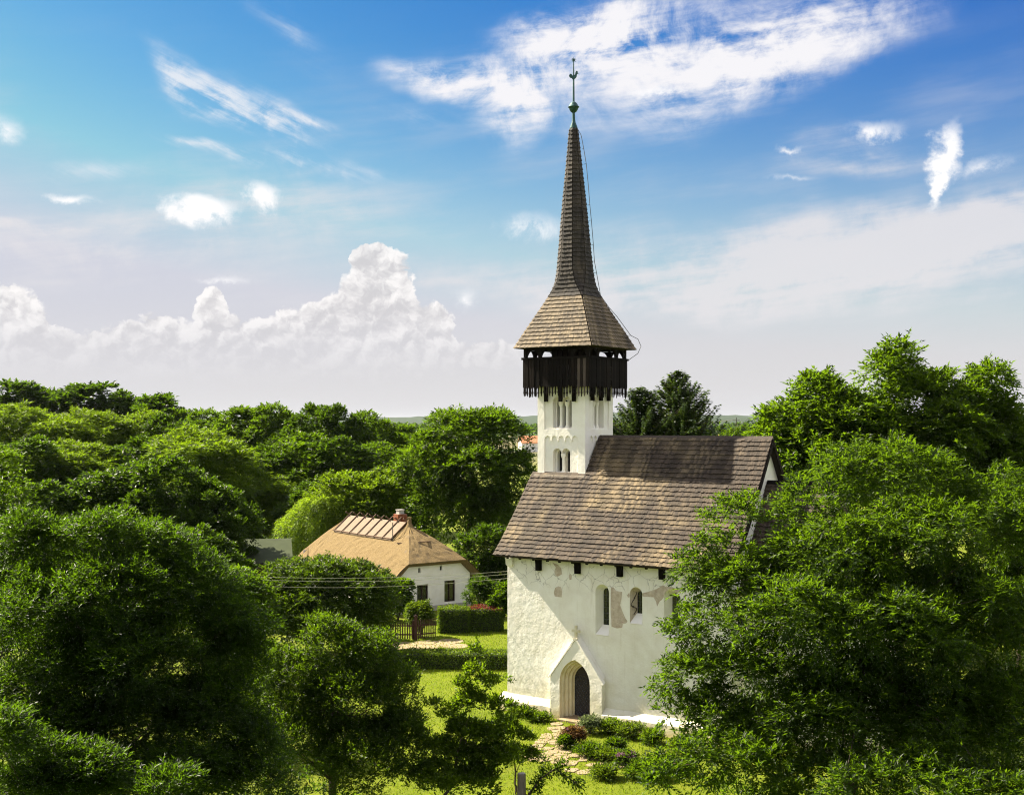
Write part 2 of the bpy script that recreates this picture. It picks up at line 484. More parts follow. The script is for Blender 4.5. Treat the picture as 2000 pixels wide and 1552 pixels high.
M['tarred'] = mat('tarred_oak', [(0.3, (0.004, 0.003, 0.0024)), (0.6, (0.009, 0.0065, 0.005)), (0.8, (0.018, 0.0125, 0.009))], 3.0, 0.75, objrand=0.75, stretch=(6, 6, 0.8), bump=0.006, bscale=20, spec=0.08)
M['grey_oak'] = mat('grey_oak', [(0.3, (0.04, 0.031, 0.024)), (0.7, (0.085, 0.064, 0.05))], 3.0, 0.8, stretch=(6, 6, 0.8), bump=0.004, bscale=20)
M['copper'] = mat('green_copper', [(0.35, (0.015, 0.045, 0.045)), (0.6, (0.03, 0.09, 0.085)), (0.8, (0.05, 0.05, 0.035))], 6.0, 0.55, metal=0.3, bump=0.004)
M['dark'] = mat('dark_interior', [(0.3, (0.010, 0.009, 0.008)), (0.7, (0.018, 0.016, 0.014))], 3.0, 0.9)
M['glass'] = mat('dark_glass', [(0.3, (0.008, 0.010, 0.012)), (0.7, (0.02, 0.022, 0.025))], 6.0, 0.12, spec=0.6)
M['lead'] = mat('window_lead', [(0.3, (0.035, 0.035, 0.035)), (0.7, (0.06, 0.06, 0.06))], 6.0, 0.5)
M['door'] = mat('door_oak', [(0.3, (0.018, 0.015, 0.014)), (0.6, (0.04, 0.032, 0.028)), (0.8, (0.06, 0.045, 0.035))], 4.0, 0.6, stretch=(6, 6, 1), bump=0.003)
M['iron'] = mat('door_iron', [(0.3, (0.03, 0.035, 0.045)), (0.7, (0.07, 0.08, 0.095))], 8.0, 0.4, metal=0.6)
M['thatch'] = mat('reed_thatch', [(0.25, (0.115, 0.075, 0.028)), (0.5, (0.200, 0.138, 0.055)), (0.8, (0.265, 0.190, 0.085))], 2.5, 0.95, stretch=(5, 5, 1.4), bump=0.06, bscale=14, stain=(0.6, 0.55, 0.75, (0.16, 0.12, 0.07)))
M['ridge_board'] = mat('ridge_reed', [(0.3, (0.145, 0.102, 0.064)), (0.7, (0.21, 0.152, 0.10))], 5.0, 0.85, island=0.12, bump=0.006)
M['pole_wood'] = mat('pole_wood', [(0.3, (0.0780, 0.0450, 0.0240)), (0.7, (0.1560, 0.0960, 0.0540))], 6.0, 0.8)
M['brick'] = mat('chimney_brick', [(0.3, (0.1680, 0.0490, 0.0175)), (0.7, (0.2660, 0.0910, 0.0350))], 12.0, 0.85, island=0.25)
M['mortar'] = mat('mortar', [(0.3, (0.22, 0.17, 0.12)), (0.7, (0.32, 0.26, 0.2))], 12.0, 0.9)
M['cottage'] = mat('cottage_limewash', [(0.3, (0.7632, 0.7350, 0.6448)), (0.7, (0.8692, 0.8505, 0.7904))], 1.5, 0.9, bump=0.02, bscale=6)
M['bark'] = mat('bark', [(0.3, (0.03, 0.022, 0.015)), (0.7, (0.10, 0.075, 0.05))], 5.0, 0.9, stretch=(4, 4, 0.8), bump=0.03, bscale=10)
M['stone'] = mat('path_stone', [(0.3, (0.1980, 0.1440, 0.0784)), (0.6, (0.2760, 0.2100, 0.1232)), (0.8, (0.3120, 0.2520, 0.1624))], 2.5, 0.9, island=0.2, bump=0.012, bscale=14)
M['picket'] = mat('picket_wood', [(0.3, (0.022, 0.010, 0.006)), (0.7, (0.05, 0.022, 0.012))], 5.0, 0.7, stretch=(5, 5, 1))
M['green_metal'] = mat('green_roof_sheet', [(0.3, (0.032, 0.042, 0.018)), (0.7, (0.05, 0.062, 0.028))], 0.8, 0.8, spec=0.1)
M['wire'] = mat('wire', [(0.3, (0.05, 0.05, 0.045)), (0.7, (0.09, 0.09, 0.08))], 5.0, 0.5)
M['cable'] = mat('overhead_cable', [(0.3, (0.13, 0.14, 0.08)), (0.7, (0.18, 0.19, 0.12))], 5.0, 0.35, spec=0.6)
M['tile_roof'] = mat('clay_tile_roof', [(0.3, (0.42, 0.16, 0.07)), (0.7, (0.55, 0.25, 0.12))], 1.5, 0.85)
M['concrete'] = mat('concrete', [(0.3, (0.3, 0.28, 0.24)), (0.7, (0.42, 0.4, 0.36))], 5.0, 0.85)
G_ = lambda n, c0, c1, t, f=0.4, **k: M.__setitem__(n, leaf_mat(n, c0, c1, t, f, **k))
G_('leaf_ash', (0.0048, 0.0126, 0.0010), (0.0180, 0.0360, 0.0022), (0.1878, 0.3355, 0.0068), 0.36, rough=0.42, spec=.12)
G_('leaf_walnut', (0.0058, 0.0157, 0.0009), (0.0218, 0.0418, 0.0022), (0.1939, 0.3393, 0.0058), 0.38, spec=.12)
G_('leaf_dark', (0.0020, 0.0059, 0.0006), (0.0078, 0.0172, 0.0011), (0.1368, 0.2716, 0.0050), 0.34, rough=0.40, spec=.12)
G_('leaf_orchard', (0.0037, 0.0097, 0.0008), (0.0134, 0.0271, 0.0019), (0.1659, 0.2961, 0.0050), 0.36, spec=.12)
G_('leaf_forest', (0.0045, 0.0131, 0.0011), (0.0178, 0.0348, 0.0019), (0.1697, 0.3053, 0.0051), 0.38, spec=.12)
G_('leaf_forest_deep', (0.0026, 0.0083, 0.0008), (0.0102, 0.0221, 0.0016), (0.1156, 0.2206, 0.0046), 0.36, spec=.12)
G_('leaf_pale', (0.0098, 0.0220, 0.0015), (0.0300, 0.0522, 0.0032), (0.2364, 0.3786, 0.0073), 0.40, spec=.12)
G_('leaf_willow', (0.0298, 0.0550, 0.0024), (0.0619, 0.0961, 0.0049), (0.3756, 0.5589, 0.0135), 0.44, spec=.12)
G_('leaf_sumac', (0.0038, 0.0106, 0.0008), (0.0181, 0.0354, 0.0017), (0.1540, 0.2695, 0.0049), 0.32, spec=.12)
G_('needle', (0.0081, 0.0194, 0.0023), (0.0309, 0.0531, 0.0041), (0.1620, 0.2632, 0.0077), 0.24, spec=.12)
G_('hedge_leaf', (0.0139, 0.0325, 0.0028), (0.0421, 0.0693, 0.0050), (0.2376, 0.3564, 0.0108), 0.35, spec=.12)
G_('red_leaf', (0.0562, 0.0090, 0.0090), (0.1200, 0.0263, 0.0188), (0.28, 0.06, 0.03), 0.3, spec=.12)
G_('rust_leaf', (0.0413, 0.0225, 0.0105), (0.0975, 0.0450, 0.0188), (0.22, 0.12, 0.03), 0.3, spec=.12)
G_('pale_leaf', (0.0562, 0.0788, 0.0338), (0.1125, 0.1425, 0.0675), (0.25, 0.32, 0.10), 0.3, spec=.12)
G_('pink_petal', (0.3150, 0.1500, 0.2550), (0.4650, 0.2700, 0.3600), (0.5, 0.25, 0.4), 0.25, spec=.12)
G_('gold_petal', (0.3150, 0.2250, 0.0225), (0.4125, 0.3150, 0.0600), (0.5, 0.4, 0.05), 0.25, spec=.12)
G_('grass_blade', (0.0638, 0.1125, 0.0045), (0.1237, 0.1762, 0.0075), (0.30, 0.42, 0.01), 0.35, spec=.12)
M['hedge_core'] = mat('hedge_core', [(0.3, (0.008, 0.014, 0.003)), (0.7, (0.02, 0.03, 0.006))], 6.0, 0.95)
M['old_wood'] = mat('old_grey_wood', [(0.3, (0.10, 0.085, 0.065)), (0.7, (0.22, 0.19, 0.15))], 4.0, 0.9, stretch=(6, 6, 0.8), bump=0.01, bscale=14)
# ---------------------------------------------------------------- ground, hills
def ground_material():
    m = bpy.data.materials.new('meadow_ground')
    m.use_nodes = True
    nt = m.node_tree; X.tree = nt
    b = nt.nodes['Principled BSDF']; b.inputs['Roughness'].default_value = 0.9
    b.inputs['Specular IOR Level'].default_value = 0.15
    tc = nt.nodes.new('ShaderNodeTexCoord')
    o = tc.outputs['Object']
    big = x_noise(o, 0.004, 5, 0.6, 0.5)
    mid = x_noise(o, 0.35, 7, 0.65, 0.4)
    fine = x_noise(o, 7.0, 6, 0.7, 0.2)
    sp = nt.nodes.new('ShaderNodeSeparateXYZ'); nt.links.new(o, sp.inputs[0])
    far = X(sp.outputs[1]).smooth(250.0, 500.0)
    lawn = x_mix((mid * 0.6 + fine * 0.4).smooth(0.3, 0.7), (0.082, 0.112, 0.002), (0.130, 0.158, 0.003))
    lawn = x_mix(x_noise(o, 0.9, 6, 0.65, 0.4).smooth(0.54, 0.74) * 0.5, lawn, (0.15, 0.135, 0.012))
    lawn = x_mix(x_noise(o, 2.3, 6, 0.65, 0.3).smooth(0.52, 0.72) * 0.4, lawn, (0.045, 0.078, 0.003))
    field = x_mix(big.smooth(0.45, 0.55), (0.035, 0.06, 0.015), (0.13, 0.115, 0.05))
    nt.links.new(x_mix(far, lawn, field), b.inputs['Base Color'])
    bp = nt.nodes.new('ShaderNodeBump'); bp.inputs['Distance'].default_value = 0.05
    nt.links.new((fine * 0.6 + x_noise(o, 30.0, 4, 0.6) * 0.4).s, bp.inputs['Height'])
    nt.links.new(bp.outputs[0], b.inputs['Normal'])
    return m
M['ground'] = ground_material()
mb = MB()
xs = [-7000, -1500, -300, -60, 60, 300, 1500, 7000]
ys = [-200, -20, 120, 300, 1000, 3000, 9000]
mb.add([(x, y, 0) for y in ys for x in xs], [(j * 8 + i, j * 8 + i + 1, j * 8 + i + 9, j * 8 + i + 8) for j in range(6) for i in range(7)])
tag(mb.build('ground', M['ground']), kind='structure')

M['hill'] = mat('wooded_hill', [(0.3, (0.008, 0.020, 0.007)), (0.5, (0.016, 0.034, 0.011)), (0.75, (0.034, 0.056, 0.018))], 0.02, 0.95, detail=9, nrough=0.75)
def hill_ridge(Y, h, seed, depth):
    r = np.random.default_rng(seed)
    n = 220
    x = np.linspace(-1.0, 1.0, n) * Y * 0.75
    z = np.zeros(n)
    for k, a in ((2.1, .5), (5.3, .3), (11.7, .15), (37., .06), (83., .05)):
        z += a * np.sin(np.linspace(0, 2 * np.pi * k, n) + r.uniform(0, 6.3))
    z = h * (0.75 + 0.25 * z) + r.normal(0, h * 0.02, n)
    mb = MB()
    mb.add([(a, Y - depth, -2) for a in x] + [(a, Y - depth * .35, b * .7) for a, b in zip(x, z)] + [(a, Y, b) for a, b in zip(x, z)] + [(a, Y + depth, -2) for a in x],
           [(k * n + i, k * n + i + 1, (k + 1) * n + i + 1, (k + 1) * n + i) for k in range(3) for i in range(n - 1)])
    return mb
tag(hill_ridge(3200, 40, 3, 500).build('hills', M['hill'], smooth=True), kind='structure')
tag(hill_ridge(2100, 21, 5, 300).build('hills', M['hill'], smooth=True), kind='structure')

# ---------------------------------------------------------------- the church
TH = math.radians(34.0)
CE, SE = math.cos(TH), math.sin(TH)
C0 = Vector((-0.22, 57.07, 0.0))
E_, N_ = Vector((CE, -SE, 0)), Vector((SE, CE, 0))
church = tag(empty('church', C0, -TH), 'white village church with dark shingled roof and slender wooden spire', 'church')
def south(px, py, n0=0.0):
    """where the view through (px, py) meets the plane n = n0 of the church: (e, z)"""
    d = Vector(((px - 1000) / FPX, 1.0, -(py - HZ) / FPX))
    o = Vector((0, 0, CH)) - C0
    t = (n0 - o.dot(N_)) / d.dot(N_)
    p = o + d * t
    return p.dot(E_), p.z
LN, WN = 11.5, 8.11                 # nave length and width
RID = WN / 2
PROF = [(-0.62, 7.42), (0.0, 8.02), (1.3, 9.50), (2.68, 11.22), (RID, 13.06)]      # (n, z) of the south slope
def prof_pt(s):
    for (n0, z0), (n1, z1) in zip(PROF, PROF[1:]):
        L = math.hypot(n1 - n0, z1 - z0)
        if s <= L or (n1, z1) == PROF[-1]:
            t = s / L
            return n0 + (n1 - n0) * t, z0 + (z1 - z0) * t, (n1 - n0) / L, (z1 - z0) / L
        s -= L
PLEN = sum(math.hypot(b[0] - a[0], b[1] - a[1]) for a, b in zip(PROF, PROF[1:]))

# openings of the south wall
def win(l, r, top, bot, n0=0.0):
    e0, _ = south(l, bot, n0); e1, _ = south(r, bot, n0)
    cx = (e0 + e1) / 2
    return cx, e1 - e0, south((l + r) / 2, bot, n0)[1], south((l + r) / 2, top, n0)[1]
W1 = win(1163, 1189.5, 1140.5, 1241)
W2 = win(1230, 1254.5, 1146, 1219)
W3 = win(1296.5, 1328.5, 1150, 1246)
W4 = (W3[0] + 3.1, W3[1], W3[2], W3[3])
PF = -0.30                                                # front plane of the portal
pe0, pz0 = south(1092.8, 1408, PF); pe1, _ = south(1152, 1408, PF)
pcx, pw = (pe0 + pe1) / 2, pe1 - pe0
ptop = south(1122, 1288, PF)[1]
arch = [pointed_arch(pcx, pw - 2 * d, 0.0, 1.75, ptop - d * 1.15) for d in (0.0, 0.10, 0.20, 0.30, 0.36)]
S0 = lambda n: (lambda u, v: (u, n, v))
mb = MB()
niches = []
for cx, w, z0, z1 in (W1, W2, W3, W4):
    niches.append((round_arch(cx, w, z0, z1), round_arch(cx + 0.02, w * 0.52, z0 + 0.42, z1 - 0.22)))
portal_hole = arch[0]
mb.panel([(0, -.3), (LN, -.3), (LN, 8.0), (0, 8.0)], [n[0] for n in niches] + [portal_hole], S0(0.0))
for k, (a, b) in enumerate(niches):
    mb.reveal(a, b, S0(0.0), S0(0.42))
mb.add([(0, 0, 0), (0, WN, 0), (0, WN, 8.0), (0, RID, 12.85), (0, 0, 8.0)], [(4, 3, 2, 1, 0)])            # west
mb.add([(LN, 0, 0), (LN, WN, 0), (LN, WN, 8.0), (LN, RID, 12.9), (LN, 0, 8.0)], [(0, 1, 2, 3, 4)])        # east
mb.add([(0, WN, 0), (LN, WN, 0), (LN, WN, 8.0), (0, WN, 8.0)], [(3, 2, 1, 0)])
mb.build('nave_wall', M['plaster'], church)
# corner block under the west end of the eave
MB().prism([(-0.02, -0.16, 7.28), (0.36, -0.16, 7.28), (0.36, -0.12, 6.95), (0.30, -0.06, 6.86), (0.05, -0.06, 6.86), (-0.02, -0.12, 6.95)], (0, 0.18, 0)).build('eave_corbel', M['plaster'], church)
# plinth
mb = MB()
pprof = [(0.03, 0.82), (-0.30, 0.50), (-0.33, 0.0), (0.03, 0.0)]
pl, pr = south(1074.7, 1390, PF)[0], south(1175, 1390, PF)[0]
for a, b in ((-0.30, pl - 0.01), (pr + 0.01, LN + 0.3)):
    seg = 10
    rings = []
    for k in range(seg + 1):
        e = a + (b - a) * k / seg
        j = [RNG.normal(0, 0.012) for _ in range(4)]
        rings.append([(e, n + (j[i] if i in (1, 2) else 0), z + (j[3 - i] if i in (0, 1) else 0)) for i, (n, z) in enumerate(pprof)])
    mb.loft(rings)
mb.loft([[(n, e, z) for n, z in pprof] for e in (0.031, WN)])
mb.build('plinth', M['plaster'], church)

# windows: panes and leading
for k, (a, b) in enumerate(niches):
    cx, w, z0, z1 = (W1, W2, W3, W4)[k]
    wd = MB().panel(b, [], S0(0.42)).build('window', M['glass'], church)
    ld = MB()
    zz = z0 + 0.42
    while zz < z1 - 0.4:
        ld.box((cx + 0.02 - w * 0.25, 0.402, zz), (cx + 0.02 + w * 0.25, 0.416, zz + 0.025)); zz += 0.27
    ld.box((cx + 0.008, 0.398, z0 + 0.43), (cx + 0.032, 0.415, z1 - 0.24))
    ld.build('leading', M['lead'], wd)
    MB().prism([(cx - w / 2 + .01, 0.0, z0 + .012), (cx + w / 2 - .01, 0.0, z0 + .012), (cx + w * .26, 0.40, z0 + 0.43), (cx - w * .24, 0.40, z0 + 0.43)], (0, -0.03, 0.02)).build('sill', M['tower_plaster'], wd)
# painted vine in the middle niche: bare fresco plaster on its western reveal, dark scroll on it
a, b = niches[1]
n_ = len(a)
mb = MB()
idx = [0] + list(range(n_ - 1, n_ - 9, -1))
pa = [(a[i][0] + 0.008, 0.004, a[i][1]) for i in idx]; pb = [(b[i][0] + 0.010, 0.40, b[i][1]) for i in idx]
q = len(idx)
mb.add(pa + pb, [(i, i + 1, q + i + 1, q + i) for i in range(q - 1)])
fres = mb.build('fresco', M['bare'], church)
mb = MB()
def on_rev(t, z):
    return (a[0][0] + 0.02 + (b[0][0] - a[0][0]) * t, 0.40 * t - 0.006, z + 0.42 * t * 0.5)
for k in range(4):
    zc = W2[2] + 0.3 + k * 0.36
    pts = [on_rev(0.5 + 0.38 * math.sin(s * 0.9 + k * math.pi) , zc + 0.09 * s) for s in range(5)]
    mb.tube(pts, 0.02, 5)
tag(mb.build('painted_scroll', M['grey_oak'], fres), kind='stuff')
# bare patches where the limewash has come off, outlines measured on the wall
def patch(pts, proud=0.006):
    out = [south(960 + x * 0.25776, 1060 + y * 0.25776) for x, y in pts]
    MB().prism([(e, 0.0, z) for e, z in out], (0, -proud, 0)).build('bare_plaster', M['bare'], church)
patch([(905, 335), (925, 335), (945, 362), (990, 370), (985, 420), (975, 470), (995, 525), (1015, 570), (1030, 590), (1022, 606), (995, 612), (990, 640), (950, 645), (910, 632), (903, 500)])
patch([(462, 148), (505, 165), (528, 190), (535, 235), (500, 255), (480, 240), (478, 205), (488, 185)])
patch([(585, 245), (597, 232), (608, 245), (606, 275), (592, 280)])
patch([(472, 375), (482, 340), (505, 326), (528, 335), (536, 365), (532, 410), (480, 405)])
patch([(1028, 395), (1045, 372), (1046, 410), (1034, 412)])
patch([(1142, 380), (1200, 365), (1255, 345), (1300, 318), (1318, 330), (1360, 330), (1400, 345), (1440, 370), (1425, 390), (1404, 372), (1372, 350), (1340, 350), (1316, 375), (1303, 412), (1290, 430), (1275, 440), (1255, 480), (1245, 440), (1228, 410), (1145, 404)])

# eave brackets
for px, py in ((1051.5, 1113.6), (1127.5, 1119.8), (1210, 1125.7), (1292.5, 1131), (1378, 1137), (1466, 1143)):
    e, z = south(px, py, -0.12)
    pr_ = [(0.0, z), (-0.20, z), (-0.22, z + 0.42), (-0.30, z + 0.62), (-0.52, 7.46), (0.0, 7.95)]
    MB().prism([(e - 0.12, n, zz) for n, zz in pr_], (0.24, 0, 0)).build('eave_bracket', M['tarred'], church)

# portal
portal = empty('portal', parent=church)
sl, sr = south(1074.7, 1323, PF), south(1175, 1333, PF)
ap = south(1123.7, 1249.5, PF)
sz_ = (sl[1] + sr[1]) / 2
outer = [(sl[0], -.3), (sr[0], -.3), (sr[0], sz_), (ap[0], ap[1]), (sl[0], sz_)]
mb = MB()
mb.panel(outer, [arch[0]], S0(PF))
back = 0.02
mb.add([(u, PF, v) for u, v in outer] + [(u, back, v) for u, v in outer], [(1, 6, 7, 2), (4, 9, 5, 0)])
rise = 0.30                                              # the sloped coping climbs back to the wall
mb.add([(sr[0], PF, sz_), (ap[0], PF, ap[1]), (ap[0], back, ap[1] + rise), (sr[0], back, sz_ + rise)], [(0, 1, 2, 3)])
mb.add([(sl[0], PF, sz_), (ap[0], PF, ap[1]), (ap[0], back, ap[1] + rise), (sl[0], back, sz_ + rise)], [(3, 2, 1, 0)])
mb.add([(sr[0], PF, sz_), (sr[0], back, sz_), (sr[0], back, sz_ + rise)], [(0, 1, 2)])
mb.add([(sl[0], PF, sz_), (sl[0], back, sz_), (sl[0], back, sz_ + rise)], [(2, 1, 0)])
mb.build('portal_front', M['plaster'], portal)
mb = MB()
for (sx, sgn) in ((sl, -1), (sr, 1)):                     # moulded lip along the gable
    a_ = Vector((sx[0] + sgn * 0.06, PF - 0.03, sz_ - 0.06)); b_ = Vector((ap[0], PF - 0.03, ap[1] + 0.04))
    d_ = (b_ - a_).normalized(); up = Vector((-d_.z, 0, d_.x)) * (1 if sgn < 0 else -1)
    if up.z < 0: up = -up
    mb.loft([[p, p + Vector((0, 0.12, 0.06)), p + up * 0.10 + Vector((0, 0.14, 0.05)), p + up * 0.07] for p in (a_, b_)])
mb.build('gable_moulding', M['tower_plaster'], portal)
mb = MB()
steps = [(arch[0], PF, arch[0], -0.12), (arch[0], -0.12, arch[1], -0.12), (arch[1], -0.12, arch[1], 0.06), (arch[1], 0.06, arch[2], 0.10), (arch[2], 0.10, arch[2], 0.24), (arch[2], 0.24, arch[3], 0.28), (arch[3], 0.28, arch[3], 0.46), (arch[3], 0.46, arch[4], 0.46)]
for la, na, lb, nb in steps: mb.reveal(la, lb, S0(na), S0(nb))
mb.build('archivolt', M['limestone'], portal)
mb = MB()
for k in range(9):                                        # traces of painted letters on the arch
    t = 0.55 + k * 0.05
    i = int(t * (len(arch[1]) - 1)); p0, p1 = arch[1][i], arch[2][i]
    mb.prism([(p0[0] * .6 + p1[0] * .4, 0.070, p0[1] - .03 + .0 * k), (p0[0] * .3 + p1[0] * .7, 0.088, p1[1] - .03), (p0[0] * .3 + p1[0] * .7, 0.088, p1[1] + .03), (p0[0] * .6 + p1[0] * .4, 0.070, p0[1] + .02)], (0, -0.006, 0))
tag(mb.build('painted_trace', M['bare'], portal), kind='stuff')
door = MB().prism([(u, 0.50, v) for u, v in arch[4]], (0, 0.06, 0)).build('door', M['door'], portal)
mb = MB()
dw = pw - 0.72
cxd, zt = pcx, 1.95
for s in (-1, 1):                                        # diagonal iron bands of the door
    k = -3.0
    while k < 4.0:
        pts = []
        for t in (0, 1):
            u = -dw / 2 + dw * t
            pts.append((u, k + (u + dw / 2) * s * 1.25))
        (u0, v0), (u1, v1) = pts
        lo, hi = 0.08, zt
        def clip(u0, v0, u1, v1):
            t0, t1 = 0.0, 1.0
            dv = v1 - v0
            for lim, sg in ((lo, 1), (hi, -1)):
                f0, f1 = sg * (v0 - lim), sg * (v1 - lim)
                if f0 < 0 and f1 < 0: return None
                if f0 < 0: t0 = max(t0, f0 / (f0 - f1))
                if f1 < 0: t1 = min(t1, f0 / (f0 - f1))
            if t1 - t0 < 0.08: return None
            return (u0 + (u1 - u0) * t0, v0 + dv * t0, u0 + (u1 - u0) * t1, v0 + dv * t1)
        c_ = clip(u0, v0, u1, v1)
        if c_:
            mb.tube([(cxd + c_[0], 0.492, c_[1]), (cxd + c_[2], 0.492, c_[3])], 0.013, 4)
        k += 0.21
tag(mb.build('iron_lattice', M['iron'], door), kind='stuff')
MB().box((pcx - dw / 2 - .02, 0.47, zt), (pcx + dw / 2 + .02, 0.499, zt + 0.07)).build('transom', M['door'], door)
MB().box((pcx - 0.75, -0.62, 0.0), (pcx + 0.75, PF - 0.005, 0.09)).box((pcx - pw / 2 + .06, PF - .004, 0.0), (pcx + pw / 2 - .06, 0.50, 0.10)).build('threshold', M['stone'], portal)
xm = MB()
xe, xn = ap[0], PF + 0.06
xm.box((xe - .11, xn - .09, ap[1] - .02), (xe + .11, xn + .09, ap[1] + .10)).box((xe - .055, xn - .05, ap[1] + .10), (xe + .055, xn + .05, ap[1] + .66))
xm.box((xe - .21, xn - .045, ap[1] + .36), (xe - .057, xn + .045, ap[1] + .47)).box((xe + .057, xn - .045, ap[1] + .36), (xe + .21, xn + .045, ap[1] + .47))
xm.build('stone_cross', M['limestone'], portal)

# ---- shingle courses
def shingle_course(mb, p0, p1, up, nrm, rng, length=0.40, wmin=0.09, wmax=0.16, th=0.030, jit=0.026, keep=None):
    """one row of single shingles from p0 to p1; up = direction up the slope, nrm = out of the roof"""
    L = (p1 - p0).length
    d = (p1 - p0) / L
    s = 0.0
    while s < L - 0.02:
        w = min(rng.uniform(wmin, wmax), L - s)
        a = p0 + d * s
        if keep is None or keep(a + d * w / 2):
            b = a + d * (w - 0.006)
            lo = up * rng.uniform(-jit, jit)
            hi = up * length
            t0 = nrm * (0.050 + rng.uniform(0, 0.014)); t1 = nrm * 0.002; tk = nrm * th
            mb.add([a + lo + t0, b + lo + t0, b + hi + t1, a + hi + t1, a + lo + t0 + tk, b + lo + t0 + tk, b + hi + t1 + tk * .5, a + hi + t1 + tk * .5],
                   [(0, 3, 2, 1), (4, 5, 6, 7), (0, 1, 5, 4), (1, 2, 6, 5), (3, 0, 4, 7)])
        s += w
def course_object(mb, mat_, parent):
    o = mb.build('shingle_course', mat_, parent)
    o['kind'] = 'stuff'
    return o
TW = 2.75
EA, EB = -0.40, LN + 0.30
nave_roof = empty('nave_roof', parent=church)
srng = random.Random(4)
for side in (0, 1):
    s, STEP = 0.0, 0.262
    while s < PLEN - 0.10:
        n, z, dn, dz_ = prof_pt(s)
        up = Vector((0, dn, dz_)); nr = Vector((0, -dz_, dn))
        f = 1
        if side: n, up, nr = WN - n, Vector((0, -dn, dz_)), Vector((0, dz_, dn))
        e0 = EA if (n < 2.62 or n > WN - 2.62) else TW + 0.02
        if EA == e0: e0 = EA + 0.10 * min(1, s / 5.0)
        mb = MB()
        sag = [0.0] * 2
        shingle_course(mb, Vector((e0, n, z)), Vector((EB, n, z)), up, nr, srng, length=min(0.42, PLEN - s + 0.02))
        course_object(mb, M['shingle'], nave_roof)
        s += STEP
def slab(prof, e0, e1, th=0.10, inset=0.0):
    m_ = MB()
    top = prof; bot = []
    for i, (n, z) in enumerate(prof):
        bot.append((n + th * 0.75, z - th * 0.66))
    ring = top + bot[::-1]
    m_.loft([[(e, n, z) for n, z in ring] for e in (e0, e1)])
    return m_
low_prof = [p for p in PROF if p[0] < 2.6] + [(2.64, 11.17)]
m1 = slab(low_prof, EA + .06, EB - .02)
hi_prof = [(2.64, 11.17), (2.68, 11.22), (RID, 13.06)]
m2 = slab(hi_prof, TW + .02, EB - .02)
for m_ in (m1, m2):
    m_.add([(v[0], WN - v[1], v[2]) for v in m_.v], [tuple(reversed(f)) for f in m_.f])
m1.add(m2.v, m2.f)
m1.build('roof_boarding', M['underlay'], nave_roof)
# ridge cap boards, verge boards
mb = MB()
mb.prism([(TW + .03, RID - .13, 12.95), (TW + .03, RID, 13.135), (TW + .03, RID + .13, 12.95), (TW + .03, RID, 13.05)], (EB - TW - .03, 0, 0))
mb.build('ridge_cap', M['grey_oak'], nave_roof)
for e in (EB - .015,):
    mb = MB()
    for mir in (0, 1):
        pr = [(n, z - .02) for n, z in PROF]; lo = [(n + .02, z - .30) for n, z in PROF]
        ring = pr + lo[::-1]
        mb.prism([(e, (WN - n) if mir else n, z) for n, z in ring], (0.05, 0, 0))
    mb.build('verge_board', M['tarred'], nave_roof)
# pale flashing boards where the tower leaves the roof
MB().box((-0.12, 2.50, 11.08), (1.02, 2.665, 11.17)).box((1.06, 2.50, 11.07), (TW + .05, 2.665, 11.16)).build('flashing_board', M['bare'], nave_roof)
# dark soffit and rafter feet under the south eave
mb = MB()
e = 0.25
while e < LN:
    w = srng.uniform(.10, .15)
    mb.prism([(e, -0.50, 7.40), (e, -0.45, 7.28), (e, 0.0, 7.62), (e, 0.0, 7.95)], (w, 0, 0)); e += srng.uniform(.62, .8)
tag(mb.build('rafter_feet', M['tarred'], nave_roof), kind='stuff')

# ---- chancel
chancel_wall = MB()
CA, CB, CN0, CN1, CZ = LN, LN + 5.6, 1.15, WN - 1.15, 6.3
ring = [(CA, CN0), (CB - 1.4, CN0), (CB, CN0 + 1.7), (CB, CN1 - 1.7), (CB - 1.4, CN1), (CA, CN1)]
chancel_wall.loft([[(e, n, z) for e, n in ring] for z in (0, CZ + .5)])
chancel_wall.build('chancel_wall', M['plaster'], church)
ch_roof = empty('chancel_roof', parent=church)
CR = 11.02
tipE = CB - 2.6
crng = random.Random(9)
base_ring = [(CA + .02, CN0 - .5), (CB - 1.2, CN0 - .5), (CB + .45, CN0 + 1.5), (CB + .45, CN1 - 1.5), (CB - 1.2, CN1 + .5), (CA + .02, CN1 + .5)]
tops = [(CA + .02, RID), (tipE, RID), (tipE, RID), (tipE, RID), (tipE, RID), (CA + .02, RID)]
zb = CZ - 0.2
core = MB()
for i in range(5):
    j = i + 1
    A, B = Vector((*base_ring[i], zb)), Vector((*base_ring[j], zb)); T0, T1 = Vector((*tops[i], CR)), Vector((*tops[j], CR))
    core.add([A, B, T1, T0], [(0, 1, 2, 3)] if (T1 - T0).length > .01 else [(0, 1, 2)])
    mid = (A + B) / 2; tm = (T0 + T1) / 2
    up = None
    nrm = (B - A).cross(T0 - A).normalized() if (T0 - A).length else None
    if nrm.z < 0: nrm = -nrm
    along = (B - A).normalized()
    upv = nrm.cross(along); upv = upv if upv.z > 0 else -upv
    SL = (CR - zb) / upv.z
    k = 0
    while k * 0.262 < SL - 0.1:
        f = k * 0.262 / SL
        p, q = A.lerp(T0, f), B.lerp(T1, f)
        if (q - p).length > 0.15:
            mb = MB()
            shingle_course(mb, p, q, upv, nrm, crng, length=min(.42, SL * (1 - f)))
            course_object(mb, M['shingle'], ch_roof)
        k += 1
core.build('roof_boarding', M['underlay'], ch_roof)
MB().prism([(CA + .03, RID - .12, CR - .05), (CA + .03, RID, CR + .12), (CA + .03, RID + .12, CR - .05)], (tipE - CA - .03, 0, 0)).build('ridge_cap', M['tarred'], ch_roof)

